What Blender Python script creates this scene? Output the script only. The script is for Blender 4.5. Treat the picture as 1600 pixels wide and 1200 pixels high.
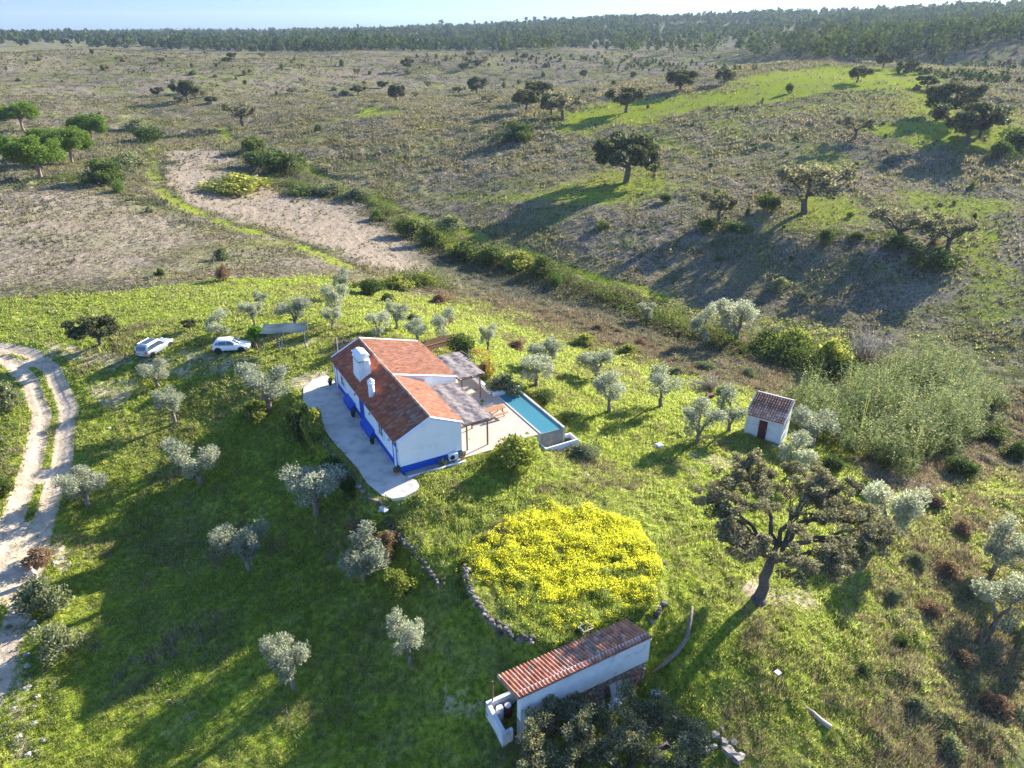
import bpy, math, random
import numpy as np
from mathutils import Vector, Matrix
R = math.radians
for o in list(bpy.data.objects): bpy.data.objects.remove(o)
SC = bpy.context.scene
COL = SC.collection

# ------------------------------------------------------------------ camera, sky, sun, exposure
FPX, CAMH, PITCH = 1110.0, 33.0, math.atan(555/1110)
cam_d = bpy.data.cameras.new('camera'); cam = bpy.data.objects.new('camera', cam_d); COL.objects.link(cam)
cam_d.sensor_width = 36; cam_d.lens = 36*FPX/1600; cam_d.clip_start = .5; cam_d.clip_end = 20000
cam.location = (0, 0, CAMH); cam.rotation_euler = (R(90)-PITCH, 0, 0)
SC.camera = cam
SUN_AZ, SUN_EL = 47.0, 21.5
w = bpy.data.worlds.new('World'); SC.world = w; w.use_nodes = True
nt = w.node_tree
bg = nt.nodes['Background']; sky = nt.nodes.new('ShaderNodeTexSky'); sky.sky_type = 'NISHITA'
sky.sun_disc = False; sky.sun_elevation = R(SUN_EL); sky.sun_rotation = R(SUN_AZ)
sky.air_density = 1.0; sky.dust_density = .3; sky.ozone_density = 3; sky.altitude = 100
tint = nt.nodes.new('ShaderNodeMix'); tint.data_type = 'RGBA'; tint.blend_type = 'MULTIPLY'; tint.inputs[0].default_value = 1; tint.inputs[7].default_value = (.84, .97, 1.2, 1)
wc = nt.nodes.new('ShaderNodeTexCoord'); wz = nt.nodes.new('ShaderNodeSeparateXYZ'); nt.links.new(wc.outputs['Generated'], wz.inputs[0])
wr = nt.nodes.new('ShaderNodeValToRGB'); wr.color_ramp.elements[0].position = .0; wr.color_ramp.elements[0].color = (.19, .27, .42, 1); wr.color_ramp.elements[1].position = .16; wr.color_ramp.elements[1].color = (1, 1, 1, 1)
nt.links.new(wz.outputs[2], wr.inputs[0]); tin2 = nt.nodes.new('ShaderNodeMix'); tin2.data_type = 'RGBA'; tin2.blend_type = 'MULTIPLY'; tin2.inputs[0].default_value = 1
nt.links.new(sky.outputs[0], tint.inputs[6]); nt.links.new(tint.outputs[2], tin2.inputs[6]); nt.links.new(wr.outputs[0], tin2.inputs[7]); nt.links.new(tin2.outputs[2], bg.inputs[0]); bg.inputs[1].default_value = .09
sd = bpy.data.lights.new('sun', 'SUN'); sd.energy = 5.0; sd.angle = R(.5); sd.color = (1, .93, .82)
so = bpy.data.objects.new('sun', sd); COL.objects.link(so)
sv = Vector((math.sin(R(SUN_AZ))*math.cos(R(SUN_EL)), math.cos(R(SUN_AZ))*math.cos(R(SUN_EL)), math.sin(R(SUN_EL))))
so.rotation_euler = sv.to_track_quat('Z', 'Y').to_euler(); so.location = (60, 60, 60)
SC.view_settings.view_transform = 'Standard'; SC.view_settings.look = 'None'
SC.view_settings.exposure = 1.72; SC.view_settings.gamma = 1
SC.render.engine = 'CYCLES'
SC.cycles.max_bounces = 6; SC.cycles.diffuse_bounces = 3; SC.cycles.transmission_bounces = 4
SC.cycles.transparent_max_bounces = 6; SC.cycles.volume_bounces = 0
SC.cycles.use_denoising = True

# ------------------------------------------------------------------ pixel -> ray helpers (photo pixels, 1600 x 1200)
CP, SP = math.cos(PITCH), math.sin(PITCH)
def ray(px, py):
    dx = (px-800)/FPX; dv = -(py-600)/FPX
    return np.array((dx, CP+dv*SP, -SP+dv*CP))
def gp(px, py, z=0.):
    d = ray(px, py); t = (z-CAMH)/d[2]
    return d[0]*t, d[1]*t
def depth(x, y, z): return y*CP-(z-CAMH)*SP
def zof(x, y, py):
    lo, hi = -30., 60.
    for _ in range(40):
        m = (lo+hi)/2; zz = m-CAMH
        if 600-FPX*(y*SP+zz*CP)/(y*CP-zz*SP) > py: lo = m
        else: hi = m
    return lo

# ------------------------------------------------------------------ house frame: local x runs across (v), local y runs along the house (u)
HA = R(-28.58); HO = (-9.23, 49.41)
def hw(v, u): return HO[0]+u*math.sin(HA)+v*math.cos(HA), HO[1]+u*math.cos(HA)-v*math.sin(HA)
def to_h(X, Y):
    dx, dy = X-HO[0], Y-HO[1]
    return dx*math.cos(HA)-dy*math.sin(HA), dx*math.sin(HA)+dy*math.cos(HA)   # v, u

# ------------------------------------------------------------------ terrain: control heights interpolated in (bearing, log distance)
CT = [(520,590,0),(625,745,0),(560,650,0),(722,720,-.1),(760,700,-.1),(800,600,-.3),(700,540,.2),(600,510,.1),(480,500,.3),(430,545,.2),(350,553,0),
 (235,558,-.3),(267,598,-1.4),(350,600,-.9),(150,540,-.3),(300,470,-.5),(60,480,-.8),(0,450,-1),(-150,480,-1),(200,400,-2),(0,350,-2),(400,400,-3),
 (260,280,-4),(420,370,-5),(560,430,-5),(500,370,-6),(300,215,-5),(450,290,-7),(620,350,-8),(760,390,-8.5),(880,425,-9),(1050,480,-9.5),
 (1200,520,-10),(1400,590,-10.5),(1590,660,-11),(1750,700,-11.5),(720,480,-6.5),(900,520,-8),(1000,560,-7.5),(1150,580,-8),(850,560,-3.4),(900,695,-1.9),
 (960,650,-2.6),(1040,700,-2.4),(1100,640,-3.5),(1190,690,-3.),(1300,700,-4.8),(1450,800,-6),(1590,800,-8),(1400,950,-5),(1580,1000,-7.5),
 (1500,1180,-6.5),(1700,1100,-8.5),(1185,935,-2.5),(1100,850,-1.8),(1060,970,-2.2),(1200,1100,-4),(1010,1070,-4),(815,1165,-4.1),(800,1230,-4.8),(1100,1190,-4.8),
 (870,880,-1.3),(960,780,-1.2),(760,845,-1.3),(690,830,-1.4),(700,960,-2.4),(770,1020,-2.7),(850,1040,-2.9),(640,860,-1.7),
 (560,870,-3.4),(480,720,-2.6),(450,620,-.5),(400,640,-1.6),(340,650,-2.4),(300,720,-3.9),(400,800,-5),(450,950,-5.4),(640,1030,-4.4),(300,950,-5.9),
 (450,1060,-5.9),(200,850,-5.9),(150,1000,-6.4),(250,1150,-7.2),(600,1180,-6.),(100,640,-2.0),(60,740,-3.2),(30,860,-4.5),(0,980,-5.5),(0,1100,-6.3),
 (20,560,-1),(20,640,-2.0),(-200,700,-1.6),(-250,1000,-4.5),(540,790,-2.8),(620,900,-3.2),(500,790,-3.4),
 (700,350,-7.5),(1000,460,-8.6),(850,330,-4),(978,285,-1.5),(1250,335,-1.6),(1250,382,-3.8),(1250,440,-7.8),(1310,505,-9.6),(1380,440,-6.8),(1100,400,-6.4),(1000,395,-6.2),(1500,450,-6.5),(1590,350,-2),(1780,420,-4),(1400,250,3),(1200,200,6),
 (1080,140,11),(960,170,6.5),(870,190,4),(700,200,1),(600,172,2),(600,220,-1),(500,200,-1),(400,195,-3),
 (1570,172,8),(1500,210,6.5),(1600,232,4),(1720,210,6),(0,230,-3),(130,240,-3.2),(200,200,-3.5),(-200,220,-3),(750,280,-3.5),(1100,250,1.)]
FARP = [(1265,99,420),(1340,103,405),(1420,112,385),(1340,128,320),(1260,110,385),(1180,118,360),(1450,140,320),(100,78,660),(-200,82,660),(-500,100,700),(250,84,680),(400,85,700),(600,83,700),(750,84,680),(860,78,660),(1000,88,640),(1120,96,600),
 (100,130,500),(300,130,500),(500,130,500),(700,130,500),(0,165,400),(300,165,400),(850,135,450),(1000,128,460),
 (0,57,3000),(400,54,2600),(600,52,2300),(800,45,1900),(950,38,1700),(1100,36,1500),(1250,34,1400),(1400,30,1300),(1600,22,1200),(1900,20,1200),
 (0,68,1400),(400,66,1400),(700,64,1300),(900,60,1150),(1100,64,1000),(1100,52,1250),(1300,90,560),(1300,68,740),(1300,48,1000),(1480,76,740),(1550,50,900),
 (1600,64,620),(1520,84,560),(1450,98,520),(1800,60,620),(1590,105,430)]
def zfor(px, py, r):
    d = ray(px, py); h = math.hypot(d[0], d[1]); return d[0]*r/h, d[1]*r/h, CAMH+d[2]*r/h
P3 = [(*gp(x, y, z), z) for x, y, z in CT]+[zfor(*p) for p in FARP]
for th, r, z in [(0,8,-4),(40,8,-5),(-40,8,-6),(70,8,-6),(-70,8,-6),(0,17,-4.9),(-30,18,-6.5),(30,18,-5.5),(60,30,-8),(-60,30,-7),(70,100,-9),(-70,80,-3),(62,300,2),(-62,300,-3),
                 (10,460,7),(20,490,12),(0,850,10),(-15,900,10),(-35,800,8),(15,750,14)]:
    P3.append((r*math.sin(R(th)), r*math.cos(R(th)), z))
for th, z in ((-60,20),(-40,20),(-20,22),(0,25),(15,28),(30,32),(60,30)):
    P3.append((6500*math.sin(R(th)), 6500*math.cos(R(th)), z))
P3 = np.array(P3)
def uv_of(X, Y): return np.arctan2(X, Y)*1.15, np.log(np.maximum(np.hypot(X, Y), 4.))
pu, pv = uv_of(P3[:, 0], P3[:, 1]); n_ = len(P3)
def phi(d2): return np.where(d2 > 1e-12, .5*d2*np.log(np.maximum(d2, 1e-12)), 0)
Kk = phi((pu[:, None]-pu)**2+(pv[:, None]-pv)**2)+2e-5*np.eye(n_)
Q = np.stack([np.ones(n_), pu, pv], 1)
Am = np.block([[Kk, Q], [Q.T, np.zeros((3, 3))]])
sol = np.linalg.solve(Am, np.concatenate([P3[:, 2], np.zeros(3)]))
GU = np.linspace(-R(75)*1.15, R(75)*1.15, 420); GV = np.linspace(math.log(7.5), math.log(7000), 560)
gu, gv = np.meshgrid(GU, GV); GZ = np.zeros_like(gu)
for i in range(n_): GZ += sol[i]*phi((gu-pu[i])**2+(gv-pv[i])**2)
GZ += sol[n_]+sol[n_+1]*gu+sol[n_+2]*gv
GZ = np.clip(GZ, -14, 95)
def sm(x, a, b):
    t = np.clip((x-a)/(b-a), 0, 1); return t*t*(3-2*t)
# value noise in numpy
def vn(x, y, s, seed=0):
    x = x/s+seed*17.3; y = y/s-seed*9.1
    ix, iy = np.floor(x), np.floor(y); fx, fy = x-ix, y-iy
    fx = fx*fx*(3-2*fx); fy = fy*fy*(3-2*fy)
    def h(a, b):
        t = np.sin(a*127.1+b*311.7+seed*74.7)*43758.5453; return t-np.floor(t)
    a, b, c, d = h(ix, iy), h(ix+1, iy), h(ix, iy+1), h(ix+1, iy+1)
    return (a*(1-fx)+b*fx)*(1-fy)+(c*(1-fx)+d*fx)*fy

def hbase(X, Y):
    u, v = uv_of(X, Y)
    uc = np.clip(u, GU[0], GU[-1]-1e-6); vc = np.clip(v, GV[0], GV[-1]-1e-6)
    fu = (uc-GU[0])/(GU[1]-GU[0]); fv = (vc-GV[0])/(GV[1]-GV[0])
    i = np.minimum(fu.astype(int), len(GU)-2); j = np.minimum(fv.astype(int), len(GV)-2); a = fu-i; b = fv-j
    z = (GZ[j, i]*(1-a)+GZ[j, i+1]*a)*(1-b)+(GZ[j+1, i]*(1-a)+GZ[j+1, i+1]*a)*b
    r = np.exp(v); z = z+2.6*sm(r, 190, 420)*(vn(X, Y, 62, 81)-.5)+14.*sm(r, 390, 540)*(1-sm(r, 640, 760))*(vn(X, Y, 115, 82)-.5)
    k = np.clip((np.abs(u)/1.15-R(72))/R(40), 0, 1); k = k*k*(3-2*k)
    return z*(1-k)-6*k
def sdf(X, Y, poly):                      # signed distance to a polygon, negative inside
    P = np.array(poly, float); Q2 = np.roll(P, -1, 0)
    d = np.full(X.shape, 1e18); ins = np.zeros(X.shape, bool)
    for (ax, ay), (bx, by) in zip(P, Q2):
        ex, ey = bx-ax, by-ay; wx, wy = X-ax, Y-ay
        t = np.clip((wx*ex+wy*ey)/(ex*ex+ey*ey+1e-9), 0, 1)
        d = np.minimum(d, (wx-ex*t)**2+(wy-ey*t)**2)
        c = (ay > Y) != (by > Y)
        if abs(by-ay) > 1e-12: ins ^= c & (X < (bx-ax)*(Y-ay)/(by-ay)+ax)
    d = np.sqrt(d); return np.where(ins, -d, d)
def ldist(X, Y, line):                    # distance to a polyline
    d = np.full(X.shape, 1e18)
    for (ax, ay), (bx, by) in zip(line[:-1], line[1:]):
        ex, ey = bx-ax, by-ay; wx, wy = X-ax, Y-ay
        t = np.clip((wx*ex+wy*ey)/(ex*ex+ey*ey+1e-9), 0, 1); d = np.minimum(d, (wx-ex*t)**2+(wy-ey*t)**2)
    return np.sqrt(d)
APRON = [hw(v, u) for v, u in [(.05, -.3), (.35, -.9), (.75, -1.6), (.7, -2.4), (.1, -3.0), (-.9, -3.3), (-1.8, -3.1), (-2.4, -2.3), (-2.9, 0), (-2.9, 2.6), (-3.5, 8), (-3.7, 12), (-3.9, 17), (-3.2, 19.6), (-1.9, 21.0), (-.3, 21.4), (.05, 19.3)]]
PAD = [hw(v, u) for v, u in [(-3.1, -2.6), (.3, -3.2), (.4, -.7), (8.5, -.9), (13.2, -.2), (17.2, -.6), (16.3, 9), (13.4, 9.2), (13.2, 14), (9.5, 21), (0, 21.6), (-3.9, 20.5), (-4.0, 12), (-3.2, 3)]]
MOUND = [gp(x, y, -1.35) for x, y in [(726,885),(742,935),(778,976),(838,1006),(900,1014),(960,1006),(1004,984),(1032,935),(1036,885),(1000,820),(880,790),(770,815)]]
def pads(X, Y, z):
    m = (np.abs(X) < 70) & (Y > 20) & (Y < 85)
    if not np.any(m): return z
    z = z.copy(); x, y, zz = X[m], Y[m], z[m]
    k = 1-sm(sdf(x, y, PAD), .05, 1.1)
    v, u = to_h(x, y)
    tgt = np.where((v > 12.9) & (u < 9.2), -1.75, np.where(u < -.6, -.10, -.12))
    zz = zz*(1-k)+tgt*k
    k = 1-sm(sdf(x, y, MOUND), -.1, .5); zz = np.where(k > 0, zz*(1-k)+np.maximum(zz, -1.35)*k, zz)
    z[m] = zz; return z
def hz(X, Y):
    X = np.asarray(X, float); Y = np.asarray(Y, float)
    return pads(X, Y, hbase(X, Y))
TS = np.exp(np.linspace(math.log(15), math.log(6500), 2600))
def at(px, py):
    d = ray(px, py); X, Y, Z = d[0]*TS, d[1]*TS, CAMH+d[2]*TS
    below = np.nonzero(Z < hz(X, Y))[0]
    if not len(below): i = len(TS)-1; return X[i], Y[i], float(hz(X[i:i+1], Y[i:i+1])[0])
    i = below[0]; lo, hi = TS[max(i-1, 0)], TS[i]
    for _ in range(12):
        m = (lo+hi)/2; p = d*m
        if CAMH+p[2] < hz(p[:1], p[1:2])[0]: hi = m
        else: lo = m
    p = d*hi; return float(p[0]), float(p[1]), float(hz(p[:1], p[1:2])[0])
def zat(x, y): return float(hz(np.array([x]), np.array([y]))[0])
def poly(pts): return [at(*p)[:2] for p in pts]

# ------------------------------------------------------------------ ground cover regions
GREEN = poly([(-500,500),(-100,462),(0,462),(120,458),(250,450),(340,438),(430,436),(520,432),(590,452),(640,462),(700,462),(760,472),(830,492),(900,520),(1000,556),(1070,585),
              (1140,602),(1230,640),(1290,690),(1370,770),(1450,775),(1560,740),(1800,740),(2000,1300),(900,1500),(0,1500),(-600,1200)])
HILLG = [(poly(p), s, ww*1.7) for p, s, ww in [
  ([(1130,132),(1180,118),(1260,106),(1320,101),(1400,108),(1450,125),(1475,138),(1400,146),(1330,148),(1240,152),(1160,162),(1090,178),(1000,195),(900,208),(850,202),(862,180),(905,172),(1000,162),(1070,146)], 1., 6),
  ([(1440,130),(1480,140),(1560,168),(1620,190),(1620,215),(1540,190),(1460,160)], .6, 5), ([(1100,170),(1330,150),(1430,160),(1440,185),(1300,185),(1150,190)], .5, 6), ([(1060,235),(1300,225),(1420,250),(1300,275),(1100,262)], .5, 7), ([(840,198),(905,208),(870,222),(820,215)], .9, 3), ([(930,285),(1000,262),(1060,290),(1010,325),(900,330),(760,318),(700,300),(860,300)], .85, 8),
  ([(1330,218),(1440,190),(1480,170),(1600,215),(1600,245),(1500,240),(1420,232)], .95, 6), ([(560,168),(650,170),(640,184),(575,185)], .9, 4),
  ([(1090,192),(1250,178),(1300,190),(1200,205),(1080,215)], .7, 8), ([(1240,300),(1330,312),(1320,350),(1210,345)], .85, 5),
  ([(1380,300),(1600,300),(1600,520),(1500,500),(1430,380)], .72, 8), ([(980,195),(1110,230),(1000,250),(900,240)], .62, 8),
  ([(1340,150),(1480,150),(1580,200),(1420,190)], .75, 8)]]
PATHG = [([at(*p)[:2] for p in l], ww) for l, ww in [
  ([(245,225),(238,262),(250,300),(300,330),(380,358),(460,385),(520,410),(570,430)], 2.6),
  ([(480,262),(520,285),(580,310),(640,335),(720,362),(800,388),(880,418),(960,445),(1030,465),(1100,488),(1160,500)], 2.2),
  ([(1210,505),(1290,520),(1330,560)], 3), ([(380,205),(440,195),(520,192),(600,178)], 2.0), ([(330,215),(360,225),(350,200)], 2.5)]]
DITCH = [([at(*p)[:2] for p in l], ww) for l, ww in [([(254,245),(254,285),(268,318),(330,343),(410,362),(500,392),(560,420),(590,432)], .95), ([(0,461),(130,456),(250,450),(340,439),(400,440)], .35)]]
STRAW = [(poly(p), s, ww) for p, s, ww in [
  ([(262,240),(330,232),(420,300),(560,320),(640,360),(700,420),(730,440),(640,428),(590,420),(500,385),(400,352),(300,322),(262,290)], 1., 4),
  ([(0,300),(150,300),(260,330),(330,370),(200,440),(0,455),(-200,450),(-200,300)], .55, 6), ([(0,90),(900,100),(800,150),(500,160),(0,200),(-200,160)], .12, 25),
  ([(300,370),(520,405),(520,430),(250,445),(150,420)], .3, 6)]]
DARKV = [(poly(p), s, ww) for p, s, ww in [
  ([(560,330),(700,360),(860,420),(1060,490),(1250,540),(1600,640),(1600,760),(1500,640),(1200,600),(1060,560),(900,500),(700,450),(660,400)], .6, 5), ([(640,400),(760,425),(880,450),(1000,490),(1120,530),(1220,575),(1140,590),(1040,555),(940,515),(850,480),(760,455),(690,440)], .95, 3),  # dark creek ground, with the bank's shade put into its colour
  ([(1200,380),(1350,400),(1420,520),(1300,540),(1100,480),(1080,400)], .55, 8)]]  # slope and tree shade of the hollow, put into the ground colour
SCRUB = [(poly(p), s, ww) for p, s, ww in [([(1340,900),(1400,800),(1560,640),(1800,640),(1800,1400),(1400,1300),(1340,1100)], .55, 3.5), ([(1430,900),(1500,840),(1600,960),(1800,1200),(1560,1250),(1440,1130)], .8, 2.5), ([(1140,610),(1040,580),(900,540),(760,490),(640,450),(700,430),(900,490),(1100,550),(1300,600),(1250,640)], .6, 3)]]
DIRT = [(poly(p), s, ww) for p, s, ww in [
  ([(60,528),(130,538),(200,552),(215,570),(160,585),(130,568),(80,560)], .5, 1.2), ([(215,556),(300,548),(420,556),(470,560),(400,572),(330,590),(250,592),(210,575)], .45, 1.2),
  ([(150,585),(230,592),(200,640),(140,650),(128,610)], .45, 1.5), ([(420,530),(500,530),(470,545),(430,545)], .6, .8), ([(440,600),(475,585),(510,580),(470,615)], .7, .6),
  ([(1060,700),(1160,705),(1150,740),(1060,750)], .35, 1.5), ([(1190,925),(1260,915),(1290,960),(1210,970)], .45, 1.2),
  ([(0,940),(60,900),(75,960),(50,1040),(60,1200),(0,1200)], .45, 1.5), ([(70,850),(110,860),(100,900),(70,900)], .6, .8), ([(180,1120),(420,1000),(420,1080),(250,1200)], .25, 2),
  ([(20,75),(45,80),(30,110),(5,120)], .4, 8), ([(680,1060),(760,1080),(740,1140),(690,1120)], .4, .8), ([(1195,895),(1165,925),(1175,945),(1210,945)], .5, .6)]]
FLOWER = poly([(715,858),(760,830),(830,795),(920,785),(1000,815),(1040,860),(1045,905),(1030,950),(960,985),(880,1000),(800,965),(745,925),(730,880)])
ROAD = [gp(x, y, z) for x, y, z in [(-160,560,-1.2),(-60,545,-1.),(0,549,-.9),(35,560,-1),(66,590,-1.4),(86,640,-1.9),(72,720,-2.9),(46,800,-3.8),(22,880,-4.7),(2,960,-5.4),(-35,1060,-6.0),(-90,1200,-6.7)]]
def regions(X, Y):
    wx = (vn(X, Y, 6, 1)-.5)*3+(vn(X, Y, 1.6, 2)-.5)*1.4; wy = (vn(X, Y, 6, 3)-.5)*3+(vn(X, Y, 1.6, 4)-.5)*1.4
    r = np.hypot(X, Y); s = np.clip(r/80, .4, 5); Xw, Yw = X+wx*s*.6, Y+wy*s*.6
    big = np.clip((r-110)/150, 0, 1)*16; Xh, Yh = Xw+(vn(X, Y, 26, 91)-.5)*big*1.6, Yw+(vn(X, Y, 26, 92)-.5)*big*1.6
    g = 1-sm(sdf(Xw, Yw, GREEN), -1.5, 1.5)
    sc = np.zeros_like(X)
    def acc(a, lst, X_, Y_):
        for P, k, ww in lst: a = np.maximum(a, k*(1-sm(sdf(X_, Y_, P), -ww, ww)))
        return a
    g = acc(g, HILLG, Xh, Yh)
    for l, ww in PATHG: g = np.maximum(g, (1-sm(ldist(X+wx*.35, Y+wy*.35, l), ww*.3, ww*1.3))*(.35+.5*sm(vn(X, Y, 7, 71), .2, .7)))
    st = acc(np.zeros_like(X), STRAW, Xw, Yw)*(1-g)
    sc = acc(sc, SCRUB, Xw, Yw)
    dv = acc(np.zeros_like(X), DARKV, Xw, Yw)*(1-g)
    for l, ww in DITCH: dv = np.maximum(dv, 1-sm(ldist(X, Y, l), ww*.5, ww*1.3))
    di = acc(np.zeros_like(X), DIRT, X+wx*.35, Y+wy*.35)
    fl = 1-sm(sdf(X+wx*.3, Y+wy*.3, FLOWER), -1.6, .5)
    rd = ldist(X+wx*.06, Y+wy*.06, ROAD)
    road = 1-sm(rd, 1.75, 2.35); strip = (1-sm(rd, .2, .55))*sm(vn(X, Y, 3.2, 9), .08, .3)
    di = np.maximum(di, road*(1-.85*strip))
    return g, st, di, fl, sc, dv, rd
# ------------------------------------------------------------------ materials
MATS = {}
def newmat(name):
    m = bpy.data.materials.new(name); m.use_nodes = True; t = m.node_tree; t.nodes.clear()
    o = t.nodes.new('ShaderNodeOutputMaterial'); return m, t, o
def N(t, k, **kw):
    n = t.nodes.new(k)
    for a, v in kw.items():
        if a.startswith('i_'): n.inputs[a[2:].replace('_', ' ')].default_value = v
        else: setattr(n, a, v)
    return n
def ramp(t, fac, stops):
    r = t.nodes.new('ShaderNodeValToRGB'); e = r.color_ramp.elements
    while len(e) < len(stops): e.new(.5)
    for x, (p, c) in zip(e, stops): x.position = p; x.color = (*c, 1)
    t.links.new(fac, r.inputs[0]); return r.outputs[0]
def mixc(t, f, a, b, mode='MIX'):
    m = t.nodes.new('ShaderNodeMix'); m.data_type = 'RGBA'; m.blend_type = mode
    for s, i in ((f, 0), (a, 6), (b, 7)):
        if hasattr(s, 'links'): t.links.new(s, m.inputs[i])
        elif i == 0: m.inputs[0].default_value = s
        else: m.inputs[i].default_value = (*s, 1)
    return m.outputs[2]
def mth(t, op, a, b=None, c=None, clamp=False):
    m = t.nodes.new('ShaderNodeMath'); m.operation = op; m.use_clamp = clamp
    for i, s in enumerate((a, b, c)):
        if s is None: continue
        if hasattr(s, 'links'): t.links.new(s, m.inputs[i])
        else: m.inputs[i].default_value = s
    return m.outputs[0]
def noise(t, co, scale, detail=4, rough=.6, dist=0):
    n = N(t, 'ShaderNodeTexNoise'); n.inputs['Scale'].default_value = scale; n.inputs['Detail'].default_value = detail
    n.inputs['Roughness'].default_value = rough; n.inputs['Distortion'].default_value = dist
    t.links.new(co, n.inputs['Vector']); return n.outputs['Fac']
def mat(name, c1, c2=None, scale=3, rough=.85, bump=0, bscale=None, spec=.3, metal=0, stops=None, detail=4):
    if name in MATS: return MATS[name]
    m, t, o = newmat(name); b = N(t, 'ShaderNodeBsdfPrincipled'); t.links.new(b.outputs[0], o.inputs[0])
    b.inputs['Roughness'].default_value = rough; b.inputs['Specular IOR Level'].default_value = spec; b.inputs['Metallic'].default_value = metal
    tc = N(t, 'ShaderNodeTexCoord').outputs['Object']
    if stops is None: stops = [(.3, c1), (.7, c2 or tuple(x*.85 for x in c1))]
    t.links.new(ramp(t, noise(t, tc, scale, detail), stops), b.inputs['Base Color'])
    if bump:
        bn = N(t, 'ShaderNodeBump'); bn.inputs['Strength'].default_value = bump; bn.inputs['Distance'].default_value = .05
        t.links.new(noise(t, tc, bscale or scale*4, 4), bn.inputs['Height']); t.links.new(bn.outputs[0], b.inputs['Normal'])
    MATS[name] = m; return m
def leafmat(name, stops, trans=.4, tcol=None, rough=.65, spec=.15, pn=0):
    if name in MATS: return MATS[name]
    m, t, o = newmat(name); g = N(t, 'ShaderNodeNewGeometry'); b = N(t, 'ShaderNodeBsdfPrincipled')
    b.inputs['Roughness'].default_value = rough; b.inputs['Specular IOR Level'].default_value = spec
    c = ramp(t, g.outputs['Random Per Island'], stops)
    oi = N(t, 'ShaderNodeObjectInfo')
    hsv = N(t, 'ShaderNodeHueSaturation'); t.links.new(c, hsv.inputs['Color'])
    t.links.new(mth(t, 'MULTIPLY_ADD', oi.outputs['Random'], .34, .83), hsv.inputs['Value'])
    t.links.new(mth(t, 'MULTIPLY_ADD', oi.outputs['Random'], -.03, .515), hsv.inputs['Hue'])
    c = hsv.outputs[0]
    if pn: c = mixc(t, 1, c, ramp(t, noise(t, g.outputs['Position'], pn, 4), [(.35, (.5, .6, .7)), (.5, (1, 1, 1)), (.65, (1.0, 1.0, .75))] if pn > .03 else [(.35, (.45, .55, .7)), (.5, (1, 1, 1)), (.65, (1.0, .9, .65))]), 'MULTIPLY')
    t.links.new(c, b.inputs['Base Color']); tr = N(t, 'ShaderNodeBsdfTranslucent')
    t.links.new(mixc(t, 1, c, tcol or (1.25, 1.3, .7), 'MULTIPLY'), tr.inputs[0])
    mx = N(t, 'ShaderNodeMixShader'); mx.inputs[0].default_value = trans
    t.links.new(b.outputs[0], mx.inputs[1]); t.links.new(tr.outputs[0], mx.inputs[2]); t.links.new(mx.outputs[0], o.inputs[0])
    MATS[name] = m; return m
def attrmat(name, rough=.8, bump=.3, bscale=20, spec=.25, attr='col', var=.25, nscale=2.):
    if name in MATS: return MATS[name]
    m, t, o = newmat(name); b = N(t, 'ShaderNodeBsdfPrincipled'); t.links.new(b.outputs[0], o.inputs[0])
    b.inputs['Roughness'].default_value = rough; b.inputs['Specular IOR Level'].default_value = spec
    a = N(t, 'ShaderNodeAttribute', attribute_name=attr).outputs['Color']; tc = N(t, 'ShaderNodeTexCoord').outputs['Object']
    n = noise(t, tc, nscale, 5)
    f = ramp(t, n, [(.3, (1-var,)*3), (.7, (1+var*.5,)*3)])
    t.links.new(mixc(t, 1, a, f, 'MULTIPLY'), b.inputs['Base Color'])
    bn = N(t, 'ShaderNodeBump'); bn.inputs['Strength'].default_value = bump; bn.inputs['Distance'].default_value = .03
    t.links.new(noise(t, tc, bscale, 3), bn.inputs['Height']); t.links.new(bn.outputs[0], b.inputs['Normal'])
    MATS[name] = m; return m

# ------------------------------------------------------------------ object helpers
def tag(o, label=None, cat=None, group=None, kind=None):
    if label: o['label'] = label
    if cat: o['category'] = cat
    if group: o['group'] = group
    if kind: o['kind'] = kind
    return o
def empty(name, loc, rz=0, **k):
    o = bpy.data.objects.new(name, None); COL.objects.link(o); o.location = loc; o.rotation_euler = (0, 0, rz); o.empty_display_size = .2
    return tag(o, **k)
def link(name, me, parent=None, m=None):
    o = bpy.data.objects.new(name, me); COL.objects.link(o); o.parent = parent
    if m and not me.materials: me.materials.append(m)
    return o
def mesh_np(name, V, Fc, k, cols=None, smooth=False):      # faces as (n,k) int array
    me = bpy.data.meshes.new(name); V = np.asarray(V, np.float32); Fc = np.asarray(Fc, np.int32)
    me.vertices.add(len(V)); me.vertices.foreach_set('co', V.ravel())
    me.loops.add(Fc.size); me.loops.foreach_set('vertex_index', Fc.ravel())
    me.polygons.add(len(Fc)); me.polygons.foreach_set('loop_start', np.arange(0, Fc.size, k, dtype=np.int32))
    if smooth: me.polygons.foreach_set('use_smooth', np.ones(len(Fc), bool))
    me.update(calc_edges=True)
    if cols is not None:
        for nm, c in cols.items():
            a = me.color_attributes.new(nm, 'FLOAT_COLOR', 'POINT'); cc = np.ones((len(V), 4), np.float32); cc[:, :3] = c
            a.data.foreach_set('color', cc.ravel())
    return me
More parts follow.
